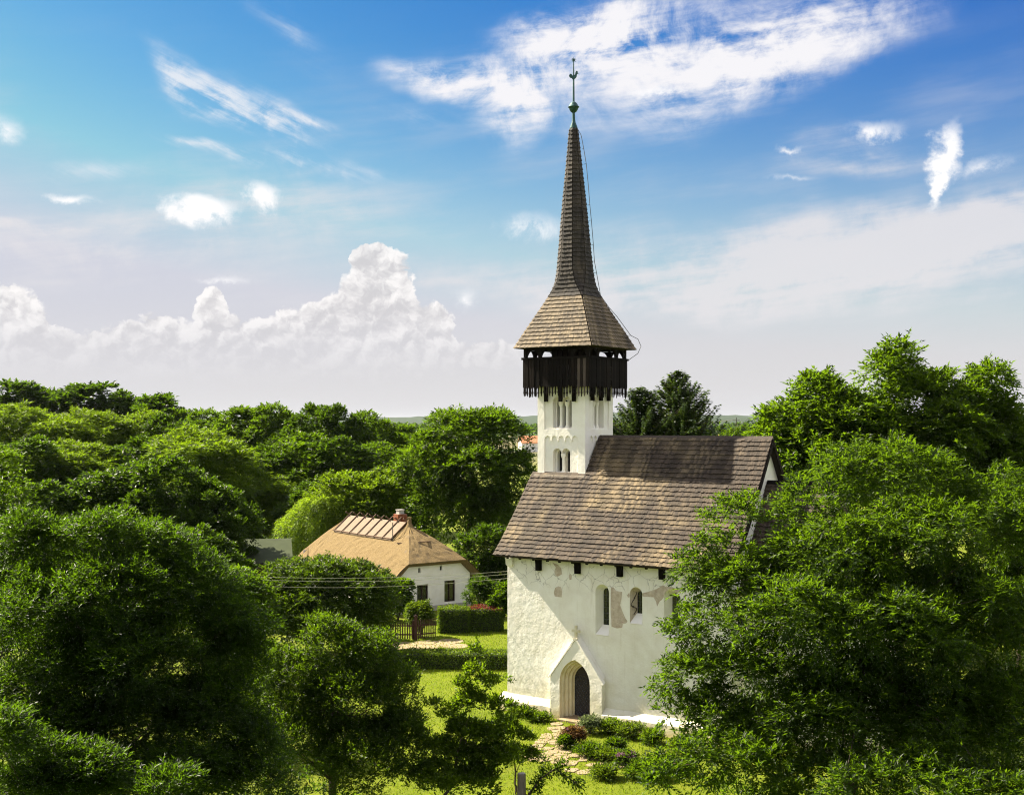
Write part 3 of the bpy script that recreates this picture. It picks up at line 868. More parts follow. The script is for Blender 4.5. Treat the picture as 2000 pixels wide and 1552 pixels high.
# ---- tower
TCx, TCy = TW / 2, RID
H = TW / 2
tower = empty('tower', (TCx, TCy, 0), parent=church)
def face_map(k, out):
    """k-th side of the tower (0 south, 1 east, 2 north, 3 west); out = distance from its plane inwards"""
    c_, s_ = (1, 0, -1, 0)[k], (0, 1, 0, -1)[k]
    def f(u, v):
        x, y = u, -(H - out)
        return (x * c_ - y * s_, x * s_ + y * c_, v)
    return f
def twin(cx, w, z0, z1, n=7, lights=2):
    r = w / (2 * lights)
    pts = [(cx - w / 2, z0), (cx + w / 2, z0)]
    for k in range(lights - 1, -1, -1):
        cc = cx - w / 2 + r * (2 * k + 1)
        arc = [(cc + r * math.cos(t), z1 - r + r * math.sin(t)) for t in (math.pi * i / n for i in range(n + 1))]
        pts += arc if k == lights - 1 else [(arc[0][0] - 1e-3, arc[0][1])] + arc[1:]
    return pts
def field_arcade(u0, u1, z0, zt, n=5):
    w = (u1 - u0) / n
    pts = [(u0, z0), (u1, z0)]
    for k in range(n - 1, -1, -1):
        c0 = u0 + w * (k + .5); r = w * 0.40
        arc = [(c0 + r * math.cos(t), zt - r + r * math.sin(t)) for t in (math.pi * i / 6 for i in range(7))]
        if k == n - 1: arc[0] = (u1, arc[0][1])
        if k == 0: arc[-1] = (u0, arc[-1][1])
        pts += arc
    # the corbels between the little arches hang down
    out = [pts[0], pts[1]]
    body = pts[2:]
    per = 7
    for k in range(n):
        seg = body[k * per:(k + 1) * per]
        if k > 0: out.append((seg[0][0], seg[0][1] - .10))
        out += seg
        if k < n - 1: out.append((seg[-1][0], seg[-1][1] - .10))
    return out
mb = MB(); cols = []
for k in range(4):
    f0, f1, f2, f3 = face_map(k, 0.0), face_map(k, 0.07), face_map(k, 0.38), face_map(k, 0.60)
    up_field = [(-0.98, 13.42), (0.98, 13.42), (0.98, 16.0), (-0.98, 16.0)]
    lo_field = field_arcade(-0.98, 0.98, 10.6, 13.10)
    mb.panel([(-H, 6), (H, 6), (H, 16.6), (-H, 16.6)], [up_field, lo_field], f0)
    mb.reveal(up_field, up_field, f0, f1); mb.reveal(lo_field, lo_field, f0, f1)
    for fld, (cx, w, z0, z1), nl in ((up_field, (0.02, 1.10, 13.48, 15.02), 3), (lo_field, (-0.02, 1.0, 11.27, 12.48), 2)):
        hole = twin(cx, w, z0, z1)
        mb.panel(fld, [hole], f1)
        mb.reveal(hole, hole, f1, f2)
        lw = (w - 0.02) / nl
        inner = [round_arch(cx - w / 2 + .01 + lw * (i + .5), lw * 0.74, z0 + 0.06, z1 - (0.10 if nl == 2 else .14), 8) for i in range(nl)]
        mb.panel([(cx - w / 2 - .05, z0 - .05), (cx + w / 2 + .05, z0 - .05), (cx + w / 2 + .05, z1 + .05), (cx - w / 2 - .05, z1 + .05)], inner, f2)
        for q in inner:
            mb.reveal(q, q, f2, f3); MB().panel(q, [], f3).build('window_opening', M['dark'], tower)  # near-black sheet closes the opening and paints in the unlit inside
        for i in range(1, nl):
            cols.append((k, cx - w / 2 + .01 + lw * i, z0, z1, nl))
mb.build('tower_wall', M['tower_plaster'], tower)
for k, u, z0, z1, nl in cols:
    p = Vector(face_map(k, 0.27)(u, 0))
    r = 0.075
    top = z1 - (0.36 if nl == 2 else 0.34)
    MB().lathe([(r * 1.5, z0), (r * 1.5, z0 + .07), (r * 1.05, z0 + .13), (r, z0 + .2), (r * .92, top - .16), (r * 1.1, top - .13), (r * 1.7, top - .02), (r * 1.8, top + .10)], p, 12).build('window_column', M['tower_plaster'], tower, smooth=False)

# ---- timber gallery under the spire
gallery = empty('timber_gallery', (TCx, TCy, 0), parent=church)
A_ = 1.90
prng = random.Random(12)
variants = []
for v in range(6):
    w = 0.150; b = [0.44, 0.40, 0.47, 0.36, 0.50, 0.42][v]
    zb_, zt_ = 15.62 - b * .35, 16.90
    tip = [0.00, 0.05, -0.06, 0.08, -0.03, 0.02][v]
    prof = [(-w / 2, zt_), (-w / 2, zb_ + .04), (-w / 2 + .03, zb_), (-w / 2 + .045, zb_ - .05), (-.030, zb_ - .07), (-.032, zb_ - .20), (-.05, zb_ - .24), (-.05, zb_ - .27), (-.028, zb_ - .31),
            (-.022, 15.06 + tip), (0, 15.02 + tip), (.022, 15.06 + tip), (.028, zb_ - .31), (.05, zb_ - .27), (.05, zb_ - .24), (.032, zb_ - .20), (.030, zb_ - .07), (w / 2 - .045, zb_ - .05), (w / 2 - .03, zb_), (w / 2, zb_ + .04), (w / 2, zt_)]
    variants.append(MB().prism([(x, -.014, z) for x, z in prof], (0, .028, 0)).mesh('plank', M['tarred']))
grey_plank = variants[0].copy(); grey_plank.materials.clear(); grey_plank.materials.append(M['grey_oak'])
NPL = 23
for k in range(4):
    for i in range(NPL):
        u = -A_ + (i + .5) * (2 * A_ / NPL) + prng.uniform(-.004, .004)
        ang = k * math.pi / 2
        off = A_ + prng.uniform(-.012, .02)
        x, y = u * math.cos(ang) + off * math.sin(ang), u * math.sin(ang) - off * math.cos(ang)
        me = variants[prng.randrange(6)]
        if k == 0 and i in (19, 21): me = grey_plank
        link('plank', me, gallery, (x, y, prng.uniform(-.025, .025)), ang)
for k in range(4):
    ang = k * math.pi / 2
    def R2(x, y, z): return (x * math.cos(ang) - y * math.sin(ang), x * math.sin(ang) + y * math.cos(ang), z)
    def bx(name, a, b, m_='tarred'):
        q = MB().box(a, b)
        q.v = [R2(*p) for p in q.v]
        return q.build(name, M[m_], gallery)
    o_ = 0.002 * k
    bx('hand_rail', (-A_ - .06 + (0.125 if k % 2 else 0), -A_ - .07, 16.86), (A_ + .06 - (0.125 if k % 2 else 0), -A_ + .05, 16.97))
    bx('floor_beam', (-A_ + .03, -A_ + .02, 15.66 + o_), (A_ - .2, -A_ + .16, 15.84 + o_))
    bx('wall_plate', (-A_ + .03, -A_ + .03, 17.36 + o_), (A_ - .17, -A_ + .18, 17.52 + o_))
    bx('corner_post', (-A_ + .02, -A_ + .02, 15.7), (-A_ + .18, -A_ + .18, 17.50 + o_))
    for u in (-0.95, 0.95):
        bx('post', (u - .08, -A_ + .03, 15.85), (u + .08, -A_ + .17, 17.355))
    for u0, sg in ((-A_ + .185, 1), (-0.95 - .085, -1), (-0.95 + .085, 1), (0.95 - .085, -1), (0.95 + .085, 1), (A_ - .185, -1)):
        pts = [(u0, 17.0), (u0, 17.35), (u0 + sg * .36, 17.35), (u0 + sg * .20, 17.29), (u0 + sg * .09, 17.18)]
        MB().prism([R2(u, -A_ + .05, z) for u, z in pts], Vector(R2(0, .10, 0))).build('knee_brace', M['tarred'], gallery)
    for u in (-0.82, 0.02, 0.78):                       # consoles hanging on the tower wall
        bx('console', (u - .075, -H - .17, 14.78 + 0.05 * ((k + int(u * 3)) % 2)), (u + .075, -H - .012, 15.66))
MB().box((-A_ + .04, -A_ + .03, 15.60), (A_ - .04, A_ - .03, 15.655)).build('gallery_floor', M['tarred'], gallery)
mb = MB()
for k in range(4):                                      # bell frame of dark boards in the middle
    ang = k * math.pi / 2
    c_, s_ = math.cos(ang), math.sin(ang)
    for i in range(6):
        u = -0.78 + i * .285
        q = MB().box((u, -0.86, 15.8), (u + .235, -0.80, 17.4)); mb.add([(x * c_ - y * s_, x * s_ + y * c_, z) for x, y, z in q.v], q.f)
tag(mb.build('bell_frame', M['tarred'], gallery), kind='stuff')
MB().lathe([(.05, 17.2), (.16, 17.15), (.22, 17.0), (.25, 16.75), (.36, 16.45), (.40, 16.38), (.30, 16.38)], (0, 0, 0), 16).build('bell', M['copper'], gallery, smooth=True)

# ---- spire
spire = empty('spire', (TCx, TCy, 0), parent=church)
# (z, half width of the main sides, half width across the corners' cut)
SP = [(17.42, 2.235, 3.17), (18.45, 1.74, 2.47), (19.35, 1.29, 1.83), (19.9, 1.02, 1.44), (20.25, 0.90, 1.20), (20.7, 0.845, 0.96), (21.3, 0.81, 0.835), (22.6, 0.71, 0.71), (24.8, 0.525, 0.525), (27.0, 0.31, 0.31), (28.52, 0.175, 0.175)]
def sp_at(z):
    for (z0, a0, d0), (z1, a1, d1) in zip(SP, SP[1:]):
        if z <= z1:
            t = max(0, (z - z0) / (z1 - z0))
            return a0 + (a1 - a0) * t, d0 + (d1 - d0) * t
    return SP[-1][1], SP[-1][2]
LEAN = Vector((-0.09, -0.03))
def sp_ring(z, grow=0.0):
    a, d = sp_at(z)
    a += grow; d += grow
    c_ = max(a * 0.414 * 0.0, d * math.sqrt(2) - a)      # where the cut meets the side
    c_ = min(c_, a)
    le = LEAN * max(0, (z - 18) / 10.5)
    pts = [(c_, -a), (a, -c_), (a, c_), (c_, a), (-c_, a), (-a, c_), (-a, -c_), (-c_, -a)]
    return [Vector((x + le.x, y + le.y, z)) for x, y in pts]
zs = [17.42]
while zs[-1] < 28.45:
    zz = zs[-1]
    a, _ = sp_at(zz); a2, _ = sp_at(min(zz + .05, 28.5))
    slope = abs(a2 - a) / .05
    zs.append(zz + 0.222 / math.sqrt(1 + slope * slope))
core = MB()
core.loft([[p for p in sp_ring(z, -0.012)] for z in [s[0] for s in SP]])
core.build('spire_boarding', M['underlay'], spire)
trng = random.Random(21)
for i in range(len(zs) - 1):
    z0, z1 = zs[i], min(zs[i + 1] + (zs[i + 1] - zs[i]) * .45, 28.52)
    r0, r1 = sp_ring(z0), sp_ring(z1)
    mb = MB()
    for k in range(8):
        p, q = r0[k], r0[(k + 1) % 8]
        pu, qu = r1[k], r1[(k + 1) % 8]
        L = (q - p).length
        if L < 0.03: continue
        n_ = max(1, round(L / 0.105))
        nrm = (q - p).cross((pu + qu) / 2 - (p + q) / 2).normalized()
        outw = Vector(((p + q).x, (p + q).y, 0))
        if nrm.dot(outw) < 0: nrm = -nrm
        cuts = [0] + sorted((j + trng.uniform(-.22, .22)) / n_ for j in range(1, n_)) + [1]
        for j in range(n_):
            ta, tb = cuts[j], cuts[j + 1] - 0.05 / n_
            jz = trng.uniform(-.018, .018)
            a0, b0 = p.lerp(q, ta), p.lerp(q, tb); a1, b1 = pu.lerp(qu, ta), pu.lerp(qu, tb)
            dn = (a1 - a0) * (jz / max((a1 - a0).length, .01))
            t0 = nrm * (.040 + trng.uniform(0, .010)); t1 = nrm * .002; tk = nrm * .024
            mb.add([a0 + dn + t0, b0 + dn + t0, b1 + t1, a1 + t1, a0 + dn + t0 + tk, b0 + dn + t0 + tk, b1 + t1 + tk * .5, a1 + t1 + tk * .5],
                   [(0, 3, 2, 1), (4, 5, 6, 7), (0, 1, 5, 4), (1, 2, 6, 5), (3, 0, 4, 7)])
    course_object(mb, M['skirt_shingle'] if z0 < 19.95 else M['shaded_spire_shingle'], spire)
le = LEAN * 1.0
mb = MB()
mb.lathe([(.02, 28.3), (.21, 28.46), (.20, 28.56), (.10, 28.82), (.075, 29.0), (.065, 29.32), (.07, 29.36)], (le.x, le.y, 0), 14)
mb.build('finial_base', M['copper'], spire, smooth=True)
MB().lathe([(.07, 29.30), (.15, 29.36), (.215, 29.46), (.235, 29.56), (.285, 29.575), (.285, 29.60), (.235, 29.615), (.21, 29.70), (.14, 29.80), (.07, 29.85)], (le.x, le.y, 0), 18).build('finial_ball', M['copper'], spire, smooth=True)
MB().tube([(le.x, le.y, 29.8), (le.x, le.y, 31.1), (le.x, le.y, 32.05)], [.055, .04, .02], 8).build('finial_rod', M['copper'], spire)
# weathercock, turned to stand across the view
ro = [(-.19, .16), (-.22, .07), (-.17, .0), (-.08, -.02), (-.05, -.08), (0, -.1), (.05, -.06), (.11, -.02), (.16, .06), (.17, .16), (.20, .2), (.26, .21), (.21, .26), (.21, .33), (.15, .34), (.11, .27), (.09, .16), (.02, .11), (-.05, .11), (-.08, .17), (-.13, .2)]
cr = MB()
ca, sa = math.cos(TH), math.sin(TH)
cr.prism([(le.x + u * ca + .025 * sa * 0, le.y + u * sa - .03, 31.06 + v) for u, v in ro], (-.05 * sa * .6, .05, 0))
cr.build('weathercock', M['copper'], spire)
st = MB()
for k in range(8):
    t = k * math.pi / 4
    d1 = Vector((math.cos(t) * ca, math.cos(t) * sa, math.sin(t))); d2 = Vector((math.cos(t + .39) * ca, math.cos(t + .39) * sa, math.sin(t + .39))); d3 = Vector((math.cos(t - .39) * ca, math.cos(t - .39) * sa, math.sin(t - .39)))
    c_ = Vector((le.x, le.y, 31.95)); nn = Vector((sa, -ca, 0)) * .03
    st.add([c_ + nn, c_ - nn, c_ + d1 * .17, c_ + d2 * .06, c_ + d3 * .06], [(0, 3, 2), (0, 2, 4), (1, 2, 3), (1, 4, 2)])
st.build('star', M['copper'], spire)
# lightning conductor on its stand-offs, east of the spire
def loc_at(px, py, Y):
    p = at(px, py, Y) - C0
    return Vector((p.dot(E_), p.dot(N_), p.z)) - Vector((TCx, TCy, 0))
wire_px = [(1129, 254), (1135, 264), (1140, 290), (1145, 320), (1149, 362), (1152, 400), (1155, 430), (1159, 478), (1161, 510), (1165, 532), (1173, 577), (1190, 601), (1205, 618), (1232, 655), (1246, 662), (1252, 676), (1246, 690), (1232, 700), (1227, 704)]
wpts = [loc_at(x, y, 59.9) for x, y in wire_px]
lw = MB().tube(wpts, .016, 5).build('lightning_wire', M['wire'], spire)
for i in (1, 2, 3, 5, 6, 7, 8, 9, 11, 13):
    p = wpts[i]; a, d = sp_at(min(p.z, 28.5))
    tgt = Vector((a * .9, a * .35 + .2, p.z - .06))
    v = tgt - p
    MB().tube([p, tgt], .011, 4).build('stand_off', M['wire'], lw)
# ---------------------------------------------------------------- vegetation
def unit(v):
    return v / np.maximum(np.linalg.norm(v, axis=-1, keepdims=True), 1e-9)
UP = np.array([0.0, 0.0, 1.0])
def leaves_mesh(name, P, A, Nn, L, W, mat_, fold=0.22):
    """one folded two-triangle leaf per row: P foot, A axis, Nn rough normal, L length, W width"""
    A = unit(A)
    S = unit(np.cross(A, Nn)); Nn = np.cross(S, A)
    n = len(P)
    L = np.broadcast_to(np.asarray(L, float), (n,))[:, None]; W = np.broadcast_to(np.asarray(W, float), (n,))[:, None]
    mid = P + A * L * 0.42
    V = np.stack([P, mid + S * W * .5 + Nn * W * fold, P + A * L - Nn * L * 0.08, mid - S * W * .5 + Nn * W * fold], 1).reshape(-1, 3)
    base = (np.arange(n) * 4)[:, None]
    F = np.concatenate([base + np.array([0, 1, 2]), base + np.array([0, 2, 3])], 1).reshape(-1, 3)
    me = bpy.data.meshes.new(name)
    me.vertices.add(len(V)); me.vertices.foreach_set('co', V.astype(np.float32).ravel())
    me.loops.add(F.size); me.loops.foreach_set('vertex_index', F.astype(np.int32).ravel())
    me.polygons.add(len(F)); me.polygons.foreach_set('loop_start', np.arange(0, F.size, 3, dtype=np.int32))
    me.update(calc_edges=True)
    me.materials.append(mat_)
    return me
def sprays(rng, C, OUT, R, per, nl, L, W, lift=0.25, droop=0.25, slen=0.5, flat=0.75, shell=0.5, spread=0.8):
    """leafy twigs on clumps with middles C, outward directions OUT and radii R; returns leaf rows"""
    m = len(C)
    C = np.repeat(C, per, 0); OUT = np.repeat(OUT, per, 0); R = np.repeat(R, per)[:, None]
    q = unit(rng.normal(0, 1, (m * per, 3)) * spread + OUT * 0.65 + UP * 0.30)
    pos = C + q * R * (shell + (1 - shell) * rng.random((m * per, 1))) * np.array([1, 1, flat])
    ax = unit(q * 0.8 + OUT * 0.4 + UP * lift + rng.normal(0, .35, q.shape))
    sl = slen * rng.uniform(.6, 1.3, (len(ax), 1))
    side = unit(np.cross(ax, UP + rng.normal(0, .3, ax.shape)))
    Ps, As, Ns = [], [], []
    for j in range(nl):
        t = (j + .6) / nl
        p = pos + ax * sl * t - UP * sl * droop * t * t
        sg = 1 if j % 2 else -1
        a = ax * .75 + side * sg * .8 + rng.normal(0, .28, ax.shape) - UP * droop * t * .8
        if j == nl - 1: a = ax - UP * droop + rng.normal(0, .2, ax.shape)
        Ps.append(p); As.append(a); Ns.append(UP * 1.0 + OUT * .35 + rng.normal(0, .42, ax.shape))
    P, A, Nn = np.concatenate(Ps), np.concatenate(As), np.concatenate(Ns)
    LL = L * rng.uniform(.65, 1.2, len(P)); WW = W * rng.uniform(.75, 1.2, len(P))
    return P, A, Nn, LL, WW
def clumps(rng, lobes, n, rmin, rmax, inner=0.14, low=-0.45, rough=0.13):
    """clump middles over a crown made of several rounded lobes (cx, cy, cz, rx, ry, rz)"""
    lb = np.array(lobes, float)
    wgt = lb[:, 3] * lb[:, 4] + lb[:, 4] * lb[:, 5] + lb[:, 3] * lb[:, 5]
    k = rng.choice(len(lb), n * 3, p=wgt / wgt.sum())
    d = unit(rng.normal(0, 1, (n * 3, 3)))
    fl = (d[:, 2] < low) & (rng.random(n * 3) < .8)
    d[fl, 2] *= -1
    r = 1 - np.abs(rng.normal(0, rough, n * 3)) + (rng.random(n * 3) < .10) * rng.uniform(0, .12, n * 3)
    ins = rng.random(n * 3) < inner
    r[ins] = rng.uniform(.25, .75, ins.sum())
    C = lb[k, :3] + d * r[:, None] * lb[k, 3:]
    deep = np.zeros(n * 3, bool)
    for q, l in enumerate(lb):
        rr = np.linalg.norm((C - l[:3]) / l[3:], axis=1)
        deep |= (rr < .72) & (k != q)
    keep = ~deep | ins
    C, d, k = C[keep][:n], d[keep][:n], k[keep][:n]
    OUT = unit(d / lb[k, 3:] * lb[k, 3:].mean(1, keepdims=True))
    return C, OUT, rng.uniform(rmin, rmax, len(C))
def limbs(rng, C, base, r0, fork, n, mat_name='bark', lean=None):
    """tapered trunk with limbs that reach clump middles"""
    mb = MB()
    base = Vector(base)
    top = Vector(C.mean(0).tolist())
    fk = base.lerp(Vector((top.x, top.y, base.z)), .5); fk.z = base.z + fork
    tip = Vector((top.x, top.y, float(np.quantile(C[:, 2], .8))))
    def bend(a, b, s):
        m_ = (a + b) / 2 + Vector(rng.normal(0, s, 3).tolist())
        return [a, a.lerp(m_, .5) + Vector((0, 0, s * .3)), m_, m_.lerp(b, .5), b]
    tr = [base + Vector((0, 0, -.2)), base + Vector((0, 0, .3)), base.lerp(fk, .5) + Vector(rng.normal(0, .08, 3).tolist()), fk, fk.lerp(tip, .5) + Vector(rng.normal(0, .2, 3).tolist()), tip]
    mb.tube(tr, [r0 * 1.35, r0 * 1.05, r0 * .9, r0 * .78, r0 * .4, r0 * .08], 9)
    pick = rng.choice(len(C), min(n, len(C)), replace=False)
    for i, j in enumerate(pick):
        g = Vector(C[j].tolist())
        t = rng.uniform(0, .85)
        a = fk.lerp(tip, t) if t > .15 else tr[2].lerp(fk, .8 + t)
        rr = r0 * (.26 if i < n // 4 else .13) * (1 - .5 * t)
        mb.tube(bend(a, g, (g - a).length * .07), [rr, rr * .8, rr * .55, rr * .35, rr * .12], 5)
    return mb
def break_lobes(rng, lobes, n=6):
    """every rounded part of a crown breaks up into smaller uneven ones"""
    out = []
    for l in lobes:
        c, r = np.array(l[:3]), np.array(l[3:])
        out.append((*c, *(r * .70)))
        for _ in range(n):
            d = unit(rng.normal(0, 1, 3)); d[2] = abs(d[2]) * 1.05 - .2
            out.append((*(c + d * r * rng.uniform(.55, .78)), *(r * rng.uniform(.24, .46) * rng.uniform(.8, 1.2, 3))))
    return out
def make_tree(name, base, lobes, seed, leaf, nclump, per, nl, L, W, rc, label, cat='tree', group=None, r0=.25, fork=2.5, nlimb=40, **kw):
    """lobes are given relative to the foot of the trunk"""
    rng = np.random.default_rng(seed)
    ck = {k: kw.pop(k) for k in ('inner', 'low', 'rough') if k in kw}
    C, OUT, R = clumps(rng, break_lobes(rng, lobes), nclump, rc[0], rc[1], **ck)
    root = empty(name, base)
    tag(root, label, cat, group)
    me = leaves_mesh('crown', *sprays(rng, C, OUT, R, per, nl, L, W, **kw), M[leaf])
    link('crown', me, root)
    limbs(rng, C, (0, 0, 0), r0, fork, nlimb).build('trunk', M['bark'], root)
    return root
def px_lobes(base, rows, Y):
    """rows (px, py, rx, ry, dY, depth radius): where the rounded parts of a crown stand, as lobes relative to base"""
    out = []
    for px, py, rx, ry, dY, rd in rows:
        p = at(px, py, Y + dY) - Vector(base)
        s = (Y + dY) / FPX
        out.append((p.x, p.y, p.z, rx * s, rd, ry * s))
    return out

# --- big ash in front of the chancel, right of the portal
B = (10.6, 39.5, 0)
rows = [(1450, 1030, 62, 58, 1, 1.3), (1372, 1060, 26, 44, 0, .6), (1445, 1150, 88, 95, 0, 2.0), (1375, 1225, 58, 55, -1, 1.4), (1345, 1330, 52, 66, -1.5, 1.5), (1400, 1420, 70, 72, -2, 1.6),
        (1590, 1000, 62, 70, 1, 1.5), (1640, 1110, 150, 120, 0, 2.6), (1560, 1210, 150, 110, -2, 2.4), (1500, 1350, 140, 120, -2, 2.3), (1660, 930, 70, 60, 2, 1.6), (1780, 950, 95, 85, 1, 2.0),
        (1800, 1080, 150, 130, -1, 2.6), (1930, 1040, 110, 130, 0, 2.4), (1930, 1230, 130, 140, -2, 2.4), (1760, 1270, 170, 140, -3, 2.5), (1650, 1420, 150, 110, -3, 2.2), (1850, 1430, 150, 130, -3.5, 2.2),
        (1990, 1420, 110, 130, -4, 2.0), (1450, 1500, 110, 60, -4, 1.6), (1600, 1530, 140, 60, -4, 1.7), (1300, 1530, 60, 40, -4, 1.0), (1780, 1540, 180, 70, -6, 1.8), (1960, 1560, 120, 70, -6, 1.8), (1700, 1200, 240, 200, 1, 3.5), (1850, 1300, 160, 220, 1, 3.0), (1335, 1240, 34, 46, -1, .8), (1318, 1400, 36, 46, -1.5, .9), (1375, 1125, 42, 46, 0, 1.0), (1560, 1420, 120, 90, 0, 2.4), (1680, 1380, 160, 120, -1, 2.6), (1480, 1460, 100, 70, -2, 1.8), (1990, 1250, 70, 120, 1, 2.2), (1930, 1400, 110, 110, 1, 2.4), (1800, 1480, 160, 80, 0, 2.2)]
make_tree('ash_tree', B, px_lobes(B, rows, 39.5), 11, 'leaf_ash', 1900, 16, 9, .185, .062, (.30, .62), 'big ash with narrow leaves hiding the east end of the church', r0=.30, fork=3.0, nlimb=46,
          droop=.35, slen=.42, lift=.15, inner=.30, rough=.13)
# --- tall walnut behind it on the skyline
B = (24.5, 74, 0)
rows = [(1740, 735, 55, 50, 0, 2.2), (1775, 790, 62, 60, 0, 2.4), (1820, 775, 40, 44, 1, 1.8), (1928, 760, 42, 42, 0, 1.8), (1895, 820, 70, 66, 0, 2.6), (1605, 790, 55, 45, 0, 2.2), (1560, 830, 60, 50, 0, 2.2), (1650, 835, 66, 60, -1, 2.6), (1700, 870, 110, 85, -1, 3.6), (1520, 885, 46, 60, 0, 1.9), (1850, 910, 130, 100, -1, 4.0),
        (1600, 940, 110, 90, -1, 3.6), (1960, 850, 40, 60, 0, 1.8), (1950, 940, 80, 100, 0, 3.2), (1740, 980, 200, 110, -1, 4.4), (1540, 980, 70, 90, 0, 2.5)]
make_tree('walnut_tree', B, px_lobes(B, rows, 74), 12, 'leaf_walnut', 1100, 13, 8, .34, .14, (.5, 1.0), 'tallest broadleaf tree, rising above the skyline east of the church', r0=.5, fork=4.0, nlimb=70,
          droop=.35, slen=.75, lift=.2, rough=.12)
# --- left foreground
B = (-13.5, 33.5, 0)
rows = [(205, 1060, 60, 56, 0, 1.2), (85, 1085, 80, 76, 0, 1.4), (300, 1085, 66, 58, .5, 1.2), (375, 1150, 80, 62, 0, 1.3), (230, 1180, 140, 100, -1.2, 1.8), (70, 1220, 110, 100, -1.5, 1.6), (430, 1215, 60, 66, .3, 1.1),
        (440, 1300, 80, 80, 0, 1.3), (300, 1310, 140, 100, -1.8, 1.7), (490, 1240, 34, 46, .5, .7), (140, 1350, 130, 100, -2, 1.6), (260, 1430, 150, 90, -2, 1.7), (110, 1450, 120, 90, -2.5, 1.5), (410, 1400, 100, 90, -1, 1.4), (480, 1480, 90, 80, -1, 1.3), (20, 1380, 70, 90, -2, 1.3), (300, 1520, 130, 60, -3, 1.4), (150, 1530, 110, 60, -4, 1.3), (470, 1545, 100, 50, -2, 1.2)]
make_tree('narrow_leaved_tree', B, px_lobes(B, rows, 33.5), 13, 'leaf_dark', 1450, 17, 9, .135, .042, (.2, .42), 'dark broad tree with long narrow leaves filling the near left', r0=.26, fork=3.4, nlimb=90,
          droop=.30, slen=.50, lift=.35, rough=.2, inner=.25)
B = (-17.6, 39, 0)
make_tree('young_tree', B, px_lobes(B, [(-10, 960, 50, 66, 0, 1.1), (-30, 1060, 90, 90, 0, 1.5), (20, 1120, 70, 80, -.5, 1.2), (-20, 1200, 90, 90, 0, 1.4)], 39), 14, 'leaf_forest', 240, 15, 8, .17, .055, (.25, .5),
          'slim light green tree cut by the left edge of the picture', r0=.16, fork=3.5, nlimb=30, droop=.35, slen=.45)
B = (-9.9, 27.5, 0)
make_tree('leafy_thicket', B, px_lobes(B, [(180, 1515, 40, 40, 0, .7), (12, 1460, 26, 70, -1, .7), (110, 1500, 30, 50, 0, .6), (60, 1545, 60, 36, -.5, .7), (330, 1545, 50, 26, 0, .6), (150, 1550, 80, 24, 0, .7)], 27.5), 15, 'leaf_dark', 320, 11, 8, .14, .04, (.22, .42),
          'leafy thicket with long narrow leaves in the bottom left corner', 'thicket', r0=.10, fork=1.2, nlimb=50, droop=.3, slen=.45, lift=.5, rough=.4)
# --- orchard tree with small leaves and upright shoots
B = (-6.3, 41.5, 0)
rows = [(640, 1265, 62, 52, 0, 1.0), (720, 1290, 60, 50, 0, .9), (570, 1330, 80, 66, 0, 1.2), (690, 1370, 110, 80, -.5, 1.5), (770, 1350, 52, 56, 0, .9), (560, 1440, 110, 80, -1, 1.5), (700, 1480, 120, 80, -1, 1.6), (480, 1400, 50, 56, 0, .9), (780, 1450, 60, 66, -.5, 1.0)]
make_tree('small_leaved_tree', B, px_lobes(B, rows, 41.5), 16, 'leaf_orchard', 800, 14, 8, .115, .058, (.16, .36), 'bushy small-leaved tree with upright shoots in front of the lawn', r0=.15, fork=1.4, nlimb=80,
          lift=.8, droop=.05, slen=.42, rough=.14)
B = (-2.75, 41, 0)
rows = [(934, 1278, 8, 26, 0, .14), (930, 1322, 20, 22, 0, .35), (905, 1345, 16, 12, 0, .3), (957, 1338, 22, 11, 0, .3), (985, 1330, 14, 7, 0, .2), (925, 1378, 30, 24, 0, .5), (880, 1395, 20, 12, -.2, .3), (850, 1382, 15, 9, -.2, .2), (962, 1385, 22, 14, .2, .3),
        (900, 1432, 40, 28, 0, .6), (950, 1440, 36, 28, .2, .6), (988, 1420, 18, 18, .3, .3), (860, 1472, 40, 28, -.5, .6), (920, 1490, 60, 34, 0, .8), (982, 1482, 36, 28, 0, .6), (840, 1522, 55, 30, -1, .8), (930, 1535, 75, 30, -.6, .9)]
make_tree('slender_tree', B, px_lobes(B, rows, 41), 17, 'leaf_pale', 560, 8, 6, .13, .07, (.08, .2), 'young slender tree with one tall pointed shoot before the west corner of the church', r0=.07, fork=1.2, nlimb=60, lift=.9, droop=.05, slen=.25, rough=.2, inner=.3)
B = (0.15, 44, 0)
rows = [(998, 1388, 7, 22, 0, .15), (1028, 1402, 7, 18, 0, .15), (1002, 1432, 16, 20, 0, .3), (1024, 1446, 14, 20, 0, .3), (978, 1425, 10, 14, 0, .2), (992, 1478, 34, 20, 0, .5), (1038, 1478, 16, 14, 0, .3)]
make_tree('sapling', B, px_lobes(B, rows, 44), 18, 'leaf_pale', 170, 7, 6, .12, .06, (.07, .16), 'small two-stemmed sapling at the foot of the west wall corner', r0=.04, fork=.8, nlimb=24, lift=.9, droop=.05, slen=.22, rough=.2, inner=.3)
